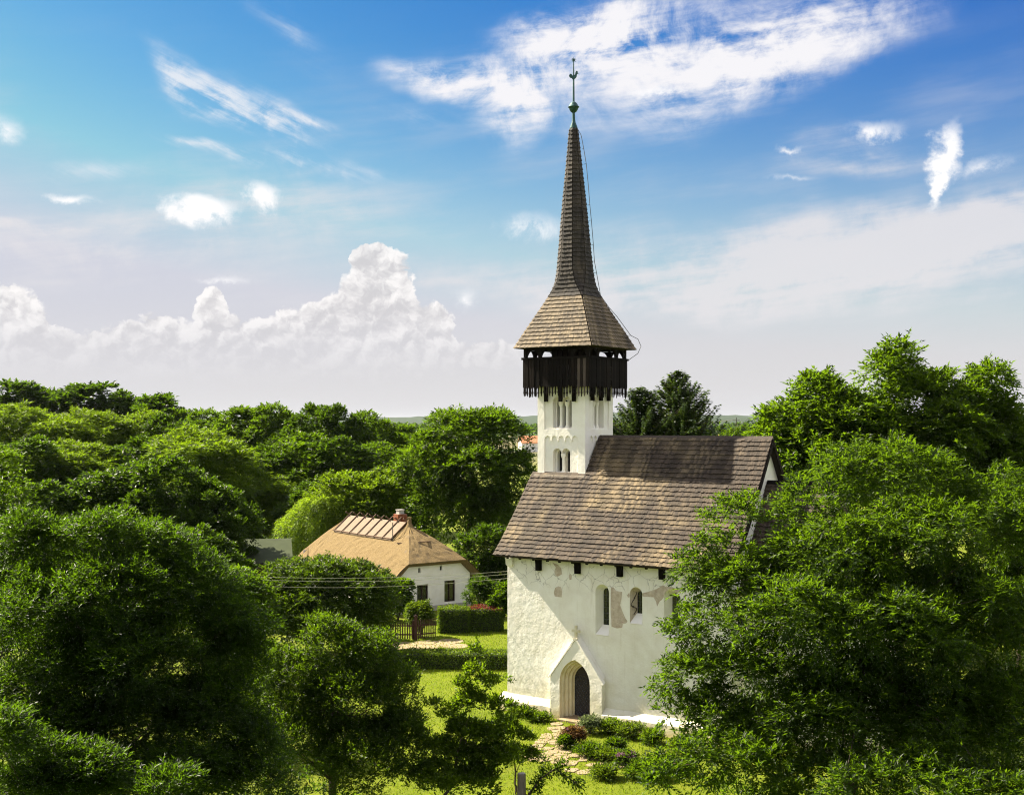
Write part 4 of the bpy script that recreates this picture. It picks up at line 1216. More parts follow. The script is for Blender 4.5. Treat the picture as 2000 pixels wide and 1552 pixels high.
# old cut trunk with a low leafy branch
B = (0.33, 41.0, 0)
stump = tag(empty('cut_trunk', B), 'pale sawn-off tree trunk with one low leafy branch', 'tree stump')
MB().lathe([(.20, -.1), (.165, .5), (.15, 1.0), (.145, 1.62), (.135, 1.66)], (0, 0, 0), 12).build('trunk', M['old_wood'], stump)
MB().lathe([(.132, 1.662), (.10, 1.672), (.03, 1.676)], (0, 0, 0), 12).build('sawn_top', M['concrete'], stump)
rb = np.random.default_rng(5)
bp_ = [Vector((.1, 0, .7))] + [at(*p) - Vector(B) for p in ((1055, 1520, 41), (1085, 1500, 41), (1120, 1525, 41), (1135, 1535, 41))]
P, A = [], []
for a, b in list(zip(bp_, bp_[1:])) + [(bp_[1], at(1062, 1478, 41) - Vector(B)), (bp_[2], at(1105, 1488, 41) - Vector(B)), (bp_[1], at(1045, 1545, 41) - Vector(B))]:
    for i in range(150):
        c_ = a.lerp(b, rb.random()); d = Vector(rb.normal(0, 1, 3).tolist()).normalized()
        P.append((c_ + d * .24 * rb.random()).to_tuple()); A.append((d + (b - a).normalized() * .5).to_tuple())
P, A = np.array(P), np.array(A)
link('leafy_branch', leaves_mesh('leafy_branch', P, A, UP + rb.normal(0, .5, P.shape), .12, .06, M['leaf_orchard']), stump)
MB().tube(bp_, [.05, .04, .03, .02, .01], 6).build('branch', M['bark'], stump)
# --- dense sumac before the cottage
B = (-11.4, 70, 0)
rows = [(560, 1155, 62, 58, 0, 2.2), (640, 1145, 75, 56, 0, 2.4), (712, 1162, 54, 58, 0, 2.0), (520, 1190, 60, 70, 0, 2.0), (620, 1210, 120, 90, -1, 3.0), (730, 1190, 40, 56, 0, 1.6)]
make_tree('dense_tree', B, px_lobes(B, rows, 70), 19, 'leaf_sumac', 420, 12, 10, .26, .09, (.4, .65), 'dense rounded dark tree in front of the thatched cottage', r0=.2, fork=1.6, nlimb=40, droop=.55, slen=.75, lift=.35, rough=.06, inner=.06, flat=.9)
# --- by the cottage
B = (-16.6, 103, 0)
make_tree('weeping_willow', B, px_lobes(B, [(572, 1045, 36, 42, 0, 1.8), (612, 1010, 50, 40, 0, 2.2), (660, 985, 48, 34, 0, 2.2), (556, 1080, 24, 40, 0, 1.4), (630, 1045, 50, 50, 0, 2)], 103), 20, 'leaf_willow', 300, 14, 10, .26, .06, (.4, .7), 'yellow-green weeping willow at the back of the thatched cottage',
          r0=.25, fork=2, nlimb=25, droop=1.4, slen=1.2, lift=-.05)
B = (-11.5, 104, 0)
make_tree('flowering_tree', B, px_lobes(B, [(690, 970, 65, 45, 0, 2.6), (740, 965, 50, 48, 0, 2.3), (640, 1000, 50, 36, 0, 2.0), (720, 1010, 85, 50, 0, 3)], 104), 23, 'leaf_pale', 240, 13, 7, .34, .15, (.5, .9), 'yellowish flowering tree right behind the cottage ridge', r0=.22, fork=2, nlimb=30)
B = (-4.2, 106, 0)
make_tree('walnut_tree', B, px_lobes(B, [(905, 855, 80, 58, 0, 3.2), (975, 870, 64, 62, 0, 2.8), (850, 905, 70, 66, 0, 3.0), (930, 930, 105, 75, -1, 4.0), (1000, 950, 45, 80, 0, 2.4), (880, 1000, 100, 70, -1, 3.6), (970, 1020, 60, 70, 0, 3)], 106), 24, 'leaf_forest', 520, 13, 8, .38, .15, (.5, .95),
          'large rounded walnut standing left of the white tower', r0=.4, fork=3, nlimb=45, droop=.35, slen=.8)
B = (-1.9, 94, 0)
make_tree('dark_tree', B, px_lobes(B, [(950, 1075, 38, 50, 0, 1.6), (925, 1085, 32, 46, 0, 1.5), (965, 1130, 34, 60, 0, 1.5), (940, 1150, 26, 50, -1, 1.2)], 94), 25, 'leaf_forest_deep', 190, 12, 7, .26, .13, (.4, .75), 'dark tree squeezed between the cottage and the church', r0=.16, fork=1.5, nlimb=25)
# --- two spruces behind the nave
def make_spruce(name, base, Ht, Rb, seed, label, group):
    rng = np.random.default_rng(seed)
    root = tag(empty(name, base), label, 'spruce', group)
    P, A, Nn, LL = [], [], [], []
    mb = MB().tube([(0, 0, -.2), (0, 0, Ht * .5), (0, 0, Ht)], [.24, .15, .02], 8)
    z = 2.0
    while z < Ht - .15:
        f = (Ht - z) / Ht
        R = min(Rb, .10 + .80 * (Ht - z) ** .95) * rng.uniform(.80, 1.12)
        nb = int(9 + 5 * f)
        for b in range(nb):
            th = rng.uniform(0, 2 * math.pi)
            r_ = R * rng.uniform(.70, 1.10)
            d = np.array([math.cos(th), math.sin(th), 0]); sd = np.array([-d[1], d[0], 0])
            n = max(6, int(r_ * 30))
            t = (np.arange(n) + rng.random(n)) / n
            droop = -.30 * f
            y = z + r_ * (droop * t * 1.2 + (.55 * t * t * t) + .12)
            pts = d * (t * r_)[:, None] + UP * y[:, None]
            for s_ in (-1, 1):
                w = (1.05 - t * .75)[:, None] * rng.uniform(.5, 1.1, (n, 1))
                P.append(pts + rng.normal(0, .04, pts.shape)); A.append(sd * s_ * w + d * .75 + UP * rng.uniform(-.45, .15, (n, 1)))
                Nn.append(UP + rng.normal(0, .3, pts.shape)); LL.append(.24 + .30 * (1 - t) * rng.random(n))
            mb.tube([(0, 0, z), tuple(pts[n // 2]), tuple(pts[-1])], [.035, .02, .008], 4)
        z += .27 + .18 * f
    P, A, Nn, LL = map(np.concatenate, (P, A, Nn, LL))
    link('crown', leaves_mesh('crown', P, A, Nn, LL, .15, M['needle'], fold=-.1), root)
    mb.build('trunk', M['bark'], root)
    return root
p = at(1325, 722, 92)
make_spruce('spruce_tree', (p.x, p.y, 0), p.z, 5.0, 31, 'taller dark spruce with a pointed top behind the nave ridge', 'spruces behind the church')
p = at(1252, 752, 90)
make_spruce('spruce_tree', (p.x, p.y, 0), p.z, 4.4, 32, 'shorter dark spruce right beside the tower', 'spruces behind the church')

# --- the wood: a few kinds of tree, each standing several times
def proto(name, seed, leaf, lobes, ncl, per, nl, L, W, rc, **kw):
    return make_tree(name, (0, 0, -500), lobes, seed, leaf, ncl, per, nl, L, W, rc, 'x', r0=.28, fork=3.5, nlimb=28, **kw)
round_l = [(0, 0, 10.2, 3.6, 3.6, 3.2), (2.6, .6, 8.6, 2.6, 2.6, 2.4), (-2.7, -.5, 8.4, 2.6, 2.8, 2.5), (.4, -2.6, 7.8, 2.8, 2.4, 2.6), (-.3, 2.6, 8.0, 2.8, 2.4, 2.6), (1.2, 0, 5.8, 3.4, 3.4, 2.4), (-1.4, .3, 5.4, 3.2, 3.2, 2.2)]
tall_l = [(0, 0, 11.6, 2.3, 2.3, 2.2), (1.4, .4, 9.6, 2.1, 2.2, 2.3), (-1.5, -.3, 9.3, 2.2, 2.2, 2.2), (.4, -1.5, 7.4, 2.4, 2.2, 2.4), (-.4, 1.4, 7.2, 2.4, 2.2, 2.4), (0, 0, 5.0, 2.6, 2.6, 2.2)]
flat_l = [(-2.2, .4, 10.6, 2.6, 2.4, 1.8), (2.3, -.3, 11.0, 2.5, 2.4, 1.9), (0, 1.2, 11.6, 2.4, 2.4, 1.8), (.3, -1.6, 9.6, 3.0, 2.4, 2.0), (3.2, .5, 8.2, 2.4, 2.4, 2.0), (-3.3, -.4, 8.0, 2.4, 2.6, 2.0), (0, 0, 7.0, 3.8, 3.6, 2.4), (0, 0, 4.6, 3.4, 3.4, 2.0)]
airy_l = [(0, 0, 12.3, 1.5, 1.5, 1.3), (1.7, .2, 11.2, 1.4, 1.4, 1.3), (-1.8, -.2, 11.4, 1.5, 1.4, 1.3), (.5, 1.2, 9.4, 1.7, 1.6, 1.5), (-.9, -1.0, 9.0, 1.7, 1.6, 1.6), (1.4, -.8, 7.6, 1.7, 1.6, 1.6), (-1.3, .6, 6.6, 1.8, 1.7, 1.6), (0, 0, 4.6, 1.9, 1.9, 1.6)]
PT = {'round': proto('rounded_tree', 41, 'leaf_forest', round_l, 420, 12, 7, .36, .18, (.5, .9)),
      'deep': proto('broadleaf_tree', 42, 'leaf_forest_deep', round_l, 420, 12, 7, .34, .18, (.5, .9), rough=.16),
      'tall': proto('slim_tree', 43, 'leaf_forest', tall_l, 340, 12, 7, .34, .17, (.45, .8)),
      'flat': proto('feathery_tree', 44, 'leaf_pale', flat_l, 420, 12, 8, .36, .11, (.45, .85), droop=.5, slen=.8),
      'airy': proto('poplar_tree', 45, 'leaf_forest_deep', airy_l, 190, 11, 7, .40, .26, (.5, .95), rough=.2)}
SIZE = {'round': (5.2, 13.6), 'deep': (5.2, 13.6), 'tall': (3.6, 14.0), 'flat': (5.4, 13.4), 'airy': (3.2, 13.8)}
WOOD = [  # direction of the top, half width in the same measure, distance, kind, label
 (30, 746, 58, 190, 'airy', 'loose-crowned poplar on the skyline at the far left edge'),
 (105, 762, 36, 196, 'airy', 'small thin poplar between the two larger poplars on the skyline'),
 (180, 751, 66, 195, 'airy', 'widest dark poplar standing up from the left skyline'),
 (240, 766, 40, 200, 'airy', 'poplar at the right flank of the widest skyline poplar'),
 (310, 772, 55, 190, 'airy', 'low poplar on the skyline right of the poplar group'),
 (355, 792, 36, 188, 'tall', 'narrow tree on the skyline right of the last poplar'),
 (60, 790, 88, 152, 'flat', 'light feathery feathery tree below the leftmost poplar'),
 (165, 800, 80, 150, 'flat', 'light feathery feathery tree below the widest skyline poplar'),
 (265, 803, 76, 156, 'flat', 'feathery tree below the low poplar, in the second row of the wood'),
 (345, 806, 66, 150, 'deep', 'dark broadleaf tree between the feathery trees and the skyline rounded trees'),
 (415, 798, 66, 162, 'round', 'rounded tree on the skyline right of the poplars'),
 (480, 788, 62, 152, 'tall', 'slim tree poking above the middle of the left skyline'),
 (545, 787, 66, 150, 'round', 'full-crowned tree in the middle of the wood skyline'),
 (612, 786, 62, 146, 'deep', 'broadleaf tree with the bumpy top on the wood skyline'),
 (668, 788, 62, 146, 'deep', 'rightmost tall broadleaf tree of the wood skyline'),
 (726, 802, 58, 148, 'round', 'rounded tree where the wood skyline steps down to the right'),
 (780, 822, 44, 150, 'tall', 'low slim tree at the right end of the wood skyline'),
 (828, 850, 40, 125, 'flat', 'yellowish feathery tree at the left side of the big walnut'),
 (45, 850, 95, 112, 'deep', 'dark broadleaf tree in the middle of the wood at the left edge'),
 (150, 862, 95, 116, 'flat', 'feathery tree in the middle of the wood under the poplars'),
 (270, 850, 90, 120, 'deep', 'shaded broadleaf tree left of the pale layered crown'),
 (400, 836, 112, 112, 'flat', 'pale tree with a layered crown in the middle of the wood'),
 (500, 868, 84, 118, 'deep', 'dark broadleaf tree right of the pale layered tree'),
 (585, 845, 92, 122, 'round', 'full rounded tree below the bumpy skyline broadleaf trees'),
 (672, 850, 84, 120, 'deep', 'dark broadleaf tree filling the wood behind the cottage ridge'),
 (752, 862, 70, 126, 'round', 'rounded tree left of the yellowish feathery tree'),
 (90, 935, 92, 84, 'deep', 'shaded broadleaf tree low in the wood above the near left tree'),
 (215, 900, 115, 88, 'deep', 'broad dark broadleaf tree in the lower wood at the left'),
 (335, 888, 95, 86, 'deep', 'dark broadleaf tree under the pale layered tree'),
 (418, 930, 72, 84, 'deep', 'black-green broadleaf tree above the green shed roof'),
 (540, 925, 80, 114, 'flat', 'feathery tree with drooping sprays behind the weeping willow'),
 (620, 940, 70, 110, 'deep', 'dark broadleaf tree between the willow and the wood'),
 (470, 1010, 42, 92, 'deep', 'small dark broadleaf tree beside the shed'),
 (800, 930, 60, 116, 'round', 'rounded tree in the shade between the yellowish flowering tree and the big walnut'),
 (1000, 985, 60, 112, 'deep', 'dark broadleaf tree behind the west end of the church'),
 (1180, 860, 50, 130, 'round', 'rounded tree showing low behind the tower'),
 (1440, 835, 60, 120, 'round', 'rounded tree between the spruces and the tall walnut'),
 (1395, 850, 40, 110, 'deep', 'broadleaf tree at the foot of the taller spruce'),
 (1480, 850, 60, 100, 'round', 'rounded tree at the left flank of the tall walnut'),
 (60, 1030, 90, 60, 'deep', 'dark broadleaf tree behind the near left tree at the left edge'),
 (240, 985, 100, 64, 'deep', 'dark broadleaf tree rising behind the middle of the near left tree'),
 (385, 1020, 80, 66, 'deep', 'dark broadleaf tree behind the right shoulder of the near left tree'),
 (455, 1100, 62, 58, 'tall', 'slim tree between the near left tree and the dense rounded tree'),
 (150, 1110, 110, 50, 'deep', 'shaded broadleaf tree under the crown of the near left tree'),
 (470, 1190, 58, 50, 'tall', 'slim slim tree just left of the bushy small-leaved tree'),
 (1965, 850, 70, 100, 'deep', 'broadleaf tree under the right flank of the tall walnut'),
 (1990, 930, 70, 62, 'round', 'rounded tree at the right edge below the tall walnut'),
]
used = set()
wr = random.Random(3)
for px, py, hw, Y, kind, label in WOOD:
    src = PT[kind]
    o = src if kind not in used else copy_tree(src)
    used.add(kind)
    p = at(px, py, Y)
    w0, h0 = SIZE[kind]
    s = hw * 1.28 * Y / FPX / w0; sz = p.z / h0
    o.location = (p.x, p.y, 0)
    o.scale = (s, s * wr.uniform(.95, 1.1), sz)
    o.rotation_euler = (0, 0, wr.uniform(0, 6.28))
    tag(o, label, 'tree', 'trees of the wood behind the church')

# undergrowth under the near trees
ur = np.random.default_rng(71)
def undergrowth(name, px0, px1, y0, y1, n, hmax, leaf, label):
    y = ur.uniform(y0, y1, n); x = (ur.uniform(px0, px1, n) - 1000) / FPX * y
    C = np.stack([x, y, ur.uniform(.1, 1, n) ** 1.5 * hmax * (.6 + .4 * np.sin(x * 1.3) * np.cos(y * .9))], 1)
    OUT = np.tile(UP, (n, 1))
    o = link(name, leaves_mesh(name, *sprays(ur, C, OUT, ur.uniform(.2, .5, n), 8, 7, .15, .05, droop=.3, slen=.4, lift=.3), M[leaf]))
    tag(o, label, 'undergrowth', kind='stuff')
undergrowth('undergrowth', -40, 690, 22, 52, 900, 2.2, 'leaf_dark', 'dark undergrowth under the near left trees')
undergrowth('undergrowth', 1400, 2080, 26, 44, 800, 2.4, 'leaf_ash', 'shaded undergrowth below the big ash')

# far woods and hedgerows that read as one mass
fr = np.random.default_rng(77)
C, S_ = [], []
def far_band(x0, x1, y0, y1, n, h0, h1):
    x = fr.uniform(x0, x1, n); y = fr.uniform(y0, y1, n)
    C.append(np.stack([x, y, np.zeros(n)], 1)); S_.append(fr.uniform(h0, h1, n))
far_band(-700, 700, 900, 1600, 900, 9, 15)
far_band(-260, -30, 240, 420, 150, 10, 14)
far_band(-320, -15, 420, 640, 150, 9, 13)
far_band(70, 330, 300, 600, 170, 9, 14)
far_band(30, 60, 560, 700, 40, 8, 12)
far_band(120, 400, 200, 300, 70, 9, 13)
C, S_ = np.concatenate(C), np.concatenate(S_)
ok = np.ones(len(C), bool)
for hx, hy in ((13, 870), (180, 960)):                      # keep the view to the far houses open
    ok &= ~((np.abs(C[:, 0] / C[:, 1] - hx / hy) < .011) & (C[:, 1] < hy + 40))
C, S_ = C[ok], S_[ok]
per = 70
d = unit(fr.normal(0, 1, (len(C) * per, 3))); d[:, 2] = np.abs(d[:, 2]) * 1.0 - .25
h = np.repeat(S_, per)
lump = 1 + .22 * np.sin(d[:, 0] * 5 + np.repeat(fr.uniform(0, 6, len(C)), per)) * np.cos(d[:, 1] * 4.2 + np.repeat(fr.uniform(0, 6, len(C)), per))
P = np.repeat(C, per, 0) + d * (np.stack([h * .42, h * .42, h * .5], 1)) * (lump * fr.uniform(.75, 1.05, len(h)))[:, None] + UP * (h * .5)[:, None]
A = unit(d + fr.normal(0, .7, d.shape))
o = link('far_woodland', leaves_mesh('far_woodland', P, A, UP + d * .5 + fr.normal(0, .4, d.shape), h * .22, h * .18, M['leaf_forest_deep']))
tag(o, 'far hedgerows and woods merging into one green mass', 'woodland', kind='stuff')
# ---------------------------------------------------------------- thatched cottage
CG, CA_ = Vector((0.80, 0.60, 0)), Vector((-0.60, 0.80, 0))
CO = Vector((-5.72, 86.95, 0))
cottage = tag(empty('thatched_cottage', CO, math.atan2(0.60, 0.80)), 'low whitewashed cottage with thatched roof and brick chimney', 'cottage')
HW, WL = 3.2, 14.5
def cot(px, py, y0=0.0):
    d = Vector(((px - 1000) / FPX, 1.0, -(py - HZ) / FPX)); o = Vector((0, 0, CH)) - CO
    t = (y0 - o.dot(CA_)) / d.dot(CA_); p = o + d * t
    return p.dot(CG), p.z
def rect(l, r, t, b):
    x0, z1 = cot(l, t); x1, z0 = cot(r, b); return [(x0, z0), (x1, z0), (x1, z1), (x0, z1)]
wins = [rect(814.7, 836.2, 1142, 1178), rect(868, 889, 1134, 1173)]
vents = [rect(817, 821.5, 1109, 1118), rect(859, 863.5, 1105, 1113)]
F0 = lambda y: (lambda u, v: (u, y, v))
mb = MB()
gab = [(-HW, -.2), (HW, -.2), (HW, 2.9), (2.35, 3.7), (-2.35, 3.7), (-HW, 2.9)]
mb.panel(gab, wins + vents, F0(0.0))
for q in wins + vents: mb.reveal(q, q, F0(0.0), F0(0.16))
mb.add([(-HW, 0, 0), (-HW, WL, 0), (-HW, WL, 2.9), (-HW, 0, 2.9)], [(0, 1, 2, 3)])
mb.add([(HW, 0, 0), (HW, WL, 0), (HW, WL, 2.9), (HW, 0, 2.9)], [(3, 2, 1, 0)])
mb.add([(-HW, WL, 0), (HW, WL, 0), (HW, WL, 3.4), (-HW, WL, 3.4)], [(0, 1, 2, 3)])
mb.build('wall', M['cottage'], cottage)
for q in wins:
    (x0, z0), (x1, _), (_, z1), _ = q
    w_ = MB().panel(q, [], F0(0.155)).build('window', M['glass'], cottage)
    f = MB()
    f.box((x0, .08, z0), (x0 + .06, .15, z1)).box((x1 - .06, .08, z0), (x1, .15, z1)).box((x0 + .061, .082, z0), (x1 - .061, .15, z0 + .06)).box((x0 + .061, .082, z1 - .06), (x1 - .061, .15, z1)).box(((x0 + x1) / 2 - .03, .084, z0 + .061), ((x0 + x1) / 2 + .03, .148, z1 - .061))
    f.build('frame', M['picket'], w_)
for q in vents: MB().panel(q, [], F0(0.155)).build('attic_vent', M['dark'], cottage)
MB().box((-HW - .06, -.07, 0), (HW + .06, -.003, .38)).build('plinth', M['concrete'], cottage)
# thatch: thick half-hipped roof
def thatch():
    R0, R1 = (0, 3.4, 6.05), (0, 12.6, 6.05)
    ev, ex = 3.85, 2.45                     # side eaves, height
    hipw, hipz = 2.5, 3.62
    nseg = 26
    prof = lambda t: (t, 0.10 * math.sin(math.pi * t))     # slight belly
    mb = MB(); vs = []; fs = []
    rr = random.Random(2)
    def surf(a0, a1, b0, b1, nu, nv):
        base = len(vs)
        for i in range(nu + 1):
            for j in range(nv + 1):
                u, v = i / nu, j / nv
                p = Vector(a0).lerp(Vector(a1), u).lerp(Vector(b0).lerp(Vector(b1), u), v)
                bel = .12 * math.sin(math.pi * v)
                vs.append(p + Vector((0, 0, bel)) + Vector([rr.gauss(0, .018) for _ in range(3)]) * (1 if 0 < v < 1 and 0 < u < 1 else 0))
        for i in range(nu):
            for j in range(nv):
                q = base + i * (nv + 1) + j
                fs.append((q, q + 1, q + nv + 2, q + nv + 1))
    front, back_ = -.55, WL + .5
    for s in (-1, 1):
        surf((0, 3.4, 6.05), (0, 12.6, 6.05), (s * ev, 3.4, ex), (s * ev, 12.6, ex), 24, 14)
        surf((0, 3.4, 6.05), (0, 3.4, 6.05), (s * hipw, front, hipz), (s * ev, 3.4, ex), 10, 14)
        surf((s * hipw, front, hipz), (s * hipw, front, hipz), (s * ev, front, ex), (s * ev, 3.4, ex), 8, 8)
        surf((0, 12.6, 6.05), (0, 12.6, 6.05), (s * hipw, back_, hipz), (s * ev, 12.6, ex), 10, 14)
        surf((s * hipw, back_, hipz), (s * hipw, back_, hipz), (s * ev, back_, ex), (s * ev, 12.6, ex), 8, 8)
    surf((0, 3.4, 6.05), (0, 3.4, 6.05), (-hipw, front, hipz), (hipw, front, hipz), 14, 14)
    surf((0, 12.6, 6.05), (0, 12.6, 6.05), (-hipw, back_, hipz), (hipw, back_, hipz), 10, 10)
    mb.add(vs, fs)
    # cut edge and underside
    edge = [(-ev, 3.4, ex), (-ev, front, ex), (-hipw, front, hipz), (hipw, front, hipz), (ev, front, ex), (ev, 3.4, ex), (ev, back_, ex), (hipw, back_, hipz), (-hipw, back_, hipz), (-ev, back_, ex)]
    cx, cy = 0, WL / 2
    low = [(x * .93, cy + (y - cy) * .965, z - .26) for x, y, z in edge]
    n = len(edge)
    mb.add(edge + low, [(i, (i + 1) % n, n + (i + 1) % n, n + i) for i in range(n)])
    mb.add(low + [(0, 3.4, 5.6), (0, 12.6, 5.6)], [(0, 1, 2, 10), (2, 3, 10), (3, 4, 5, 10), (5, 6, 7, 11), (7, 8, 11), (8, 9, 0, 11), (10, 5, 11), (10, 11, 0)])
    return mb
roof = thatch().build('thatched_roof', M['thatch'], cottage)
# ridge covering of pale reed bundles held by crossed poles
for k in range(7):
    y0, y1 = 3.75 + k * 1.27, 3.75 + (k + 1) * 1.27 - .03
    mbp = MB()
    for s in (-1, 1):
        mbp.prism([(0, y0, 6.20), (s * 1.42, y0, 4.98), (s * 1.42, y0, 4.92), (0, y0, 6.12)], (0, y1 - y0, 0))
    mbp.build('ridge_panel', M['ridge_board'], roof)
for k in range(8):
    y = 3.74 + k * 1.27
    for s in (-1, 1):
        a = Vector((-s * .28, y + s * .05, 6.50)); b = Vector((s * 1.46, y + s * .05, 5.03))
        MB().tube([a, b], .045, 6).build('ridge_pole', M['pole_wood'], roof)
for s in (-1, 1):
    MB().tube([(s * 1.40, 3.6, 5.06), (s * 1.40, 8, 5.03), (s * 1.40, 12.8, 5.06)], .04, 6).build('binding_pole', M['pole_wood'], roof)
# tuft that closes the ridge at the hip
mbp = MB()
mbp.lathe([(.95, 4.98), (.62, 5.35), (.36, 5.75), (.17, 6.15), (.13, 6.45), (.17, 6.6), (.05, 6.62)], (0, 3.35, 0), 18)
mbp.build('hip_tuft', M['thatch'], roof)
MB().tube([(-1.55, 2.6, 4.82), (-1.0, 1.55, 4.88), (0, 1.2, 4.95), (1.0, 1.55, 4.88), (1.55, 2.6, 4.82)], .045, 6).build('binding_rope', M['pole_wood'], roof)
# chimney laid in courses
chim = empty('chimney', (.55, 5.6, 0), parent=cottage)
bri = MB().box((-.115, -.055, 0), (.115, .055, .062)).mesh('brick', M['brick'])
MB().box((-.36, -.36, 5.0), (.36, .36, 6.66)).build('mortar_core', M['mortar'], chim)
for row in range(12):
    z = 5.82 + row * .075
    out = .045 if row in (8, 9) else 0.0
    for side in range(4):
        for i in range(3):
            u = -.25 + i * .25 + (.0 if row % 2 else .06 * (1 if side % 2 else -1))
            ang = side * math.pi / 2
            x, y = u * math.cos(ang) + (.335 + out) * math.sin(ang), u * math.sin(ang) - (.335 + out) * math.cos(ang)
            link('brick', bri, chim, (x, y, z), ang)
MB().box((-.30, -.30, 6.665), (.30, .30, 6.72)).box((-.22, -.22, 6.72), (.22, .22, 7.0)).box((-.27, -.27, 7.0), (.27, .27, 7.04)).build('chimney_cap', M['concrete'], chim)
pole_px = at(767, 1075, 89.0)
pb_ = pole_px - CO
mp_ = Vector((pb_.dot(CG), pb_.dot(CA_), pb_.z))
MB().tube([mp_ + Vector((0, 0, -.6)), mp_ + Vector((0, 0, 2.1))], .035, 6).build('service_mast', M['wire'], cottage)
# lean-to porch on the garden side
MB().prism([(-HW - 1.5, .6, 2.25), (-HW - .02, .6, 2.75), (-HW - .02, .6, 2.65), (-HW - 1.5, .6, 2.13)], (0, 3.0, 0)).build('porch_roof', M['pole_wood'], cottage)
for y in (.75, 3.4): MB().box((-HW - 1.4, y, 0), (-HW - 1.28, y + .12, 2.2)).build('porch_post', M['pole_wood'], cottage)

# green-roofed shed
shed = tag(empty('garden_shed', (-20.6, 87, 0), math.radians(12)), 'long shed with pale green metal roof left of the cottage', 'shed')
MB().box((-2.0, -3, 0), (3.9, 5.5, 3.7)).build('wall', M['picket'], shed)
MB().prism([(-2.5, -3.5, 3.72), (4.4, -3.5, 3.72), (4.4, 1.4, 4.95), (-2.5, 1.4, 4.95)], (0, 0, .12)).prism([(-2.5, 1.405, 4.95), (4.4, 1.405, 4.95), (4.4, 6.0, 3.72), (-2.5, 6.0, 3.72)], (0, 0, .12)).build('roof', M['green_metal'], shed)
MB().box((-2.55, -3.58, 3.60), (4.45, -3.505, 3.84)).build('gutter', M['dark'], shed)

# ---------------------------------------------------------------- overhead wires
we = C0 + N_ * 1.3 - E_ * .02
for k, (lz, cz, lx) in enumerate(((5.95, 6.55, 1108), (5.72, 6.40, 1112), (5.45, 6.2, 1124))):
    a = at(360, lx + 10, 60); b = Vector((we.x, we.y, cz + .1))
    b = C0 + N_ * (1.1 + k * .25) - E_ * .01; b.z = cz
    pts = []
    for i in range(17):
        t = i / 16; p = a.lerp(b, t); p.z -= .55 * 4 * t * (1 - t) * (.6 + .1 * k); pts.append(p)
    tag(MB().tube(pts, .009, 5).build('overhead_wire', M['cable']), ('upper', 'middle', 'lower')[k] + ' overhead wire running from the church to the left', 'wire', 'overhead wires')

# ---------------------------------------------------------------- hedges and garden
def hedge(name, base, size, rz, seed, leaf, label, cat='hedge', L=.11, W=.07, dens=170, top=None, round_=.12, group=None):
    """clipped block of leaves round a dense core"""
    rng = np.random.default_rng(seed)
    root = tag(empty(name, base, rz), label, cat, group)
    sx, sy, sz = size
    hx, hy = sx / 2, sy / 2
    MB().box((-hx + .14, -hy + .14, 0), (hx - .14, hy - .14, sz - .16)).build('twigs', M['hedge_core'], root)
    def side(n, f): return f(rng.random(n), rng.random(n))
    faces = [(sx * sy, lambda a, b: (np.stack([(a - .5) * sx, (b - .5) * sy, np.full_like(a, sz)], 1), np.array([0, 0, 1.]))),
             (sx * sz, lambda a, b: (np.stack([(a - .5) * sx, np.full_like(a, -hy), b * sz], 1), np.array([0, -1., 0]))),
             (sx * sz, lambda a, b: (np.stack([(a - .5) * sx, np.full_like(a, hy), b * sz], 1), np.array([0, 1., 0]))),
             (sy * sz, lambda a, b: (np.stack([np.full_like(a, -hx), (a - .5) * sy, b * sz], 1), np.array([-1., 0, 0]))),
             (sy * sz, lambda a, b: (np.stack([np.full_like(a, hx), (a - .5) * sy, b * sz], 1), np.array([1., 0, 0])))]
    for part, sel in (('foliage', [0, 1, 2, 3, 4]),) if top is None else (('foliage', [1, 2, 3, 4]), ('top_growth', [0])):
        P, A, Nn = [], [], []
        for i in sel:
            area, f = faces[i]
            n = int(area * dens)
            p, nn = f(rng.random(n), rng.random(n))
            wav = .035 * np.sin(p[:, 0] * 3.1 + seed) + .035 * np.sin(p[:, 1] * 4.3 + p[:, 0] * 1.7) + .03 * np.sin(p[:, 2] * 5 + p[:, 0] * 2.3)
            p = p + nn * (rng.normal(-.03, .035, n) + wav)[:, None]
            P.append(p); A.append(nn * .25 + rng.normal(0, .8, p.shape) + UP * .1); Nn.append(nn + UP * .3 + rng.normal(0, .5, p.shape))
        P, A, Nn = map(np.concatenate, (P, A, Nn))
        link(part, leaves_mesh(part, P, A, Nn, L * rng.uniform(.7, 1.2, len(P)), W, M[leaf if part == 'foliage' or top is None else top]), root)
    return root
a, b = on_ground(722, 1306), on_ground(1005, 1308)
mid = (a + b) / 2
hedge('clipped_hedge', (mid.x, mid.y + .6, 0), ((b - a).length + .8, 1.35, .92), math.atan2((b - a).y, (b - a).x), 51, 'hedge_leaf', 'low clipped hedge running across the lawn to the church corner', dens=330)
a, b = on_ground(853, 1238), on_ground(918, 1236)
mid = (a + b) / 2
hedge('square_hedge', (mid.x, mid.y + .6, 0), (2.1, 1.2, 1.62), .05, 52, 'hedge_leaf', 'square-cut green hedge block beside the picket gate', dens=340)
a, b = on_ground(908, 1236), on_ground(975, 1234)
mid = (a + b) / 2
hedge('red_topped_hedge', (mid.x + .15, mid.y + .75, 0), (2.4, 1.2, 1.55), .05, 53, 'hedge_leaf', 'hedge with a red-leaved top below the cottage windows', dens=340, top='red_leaf')
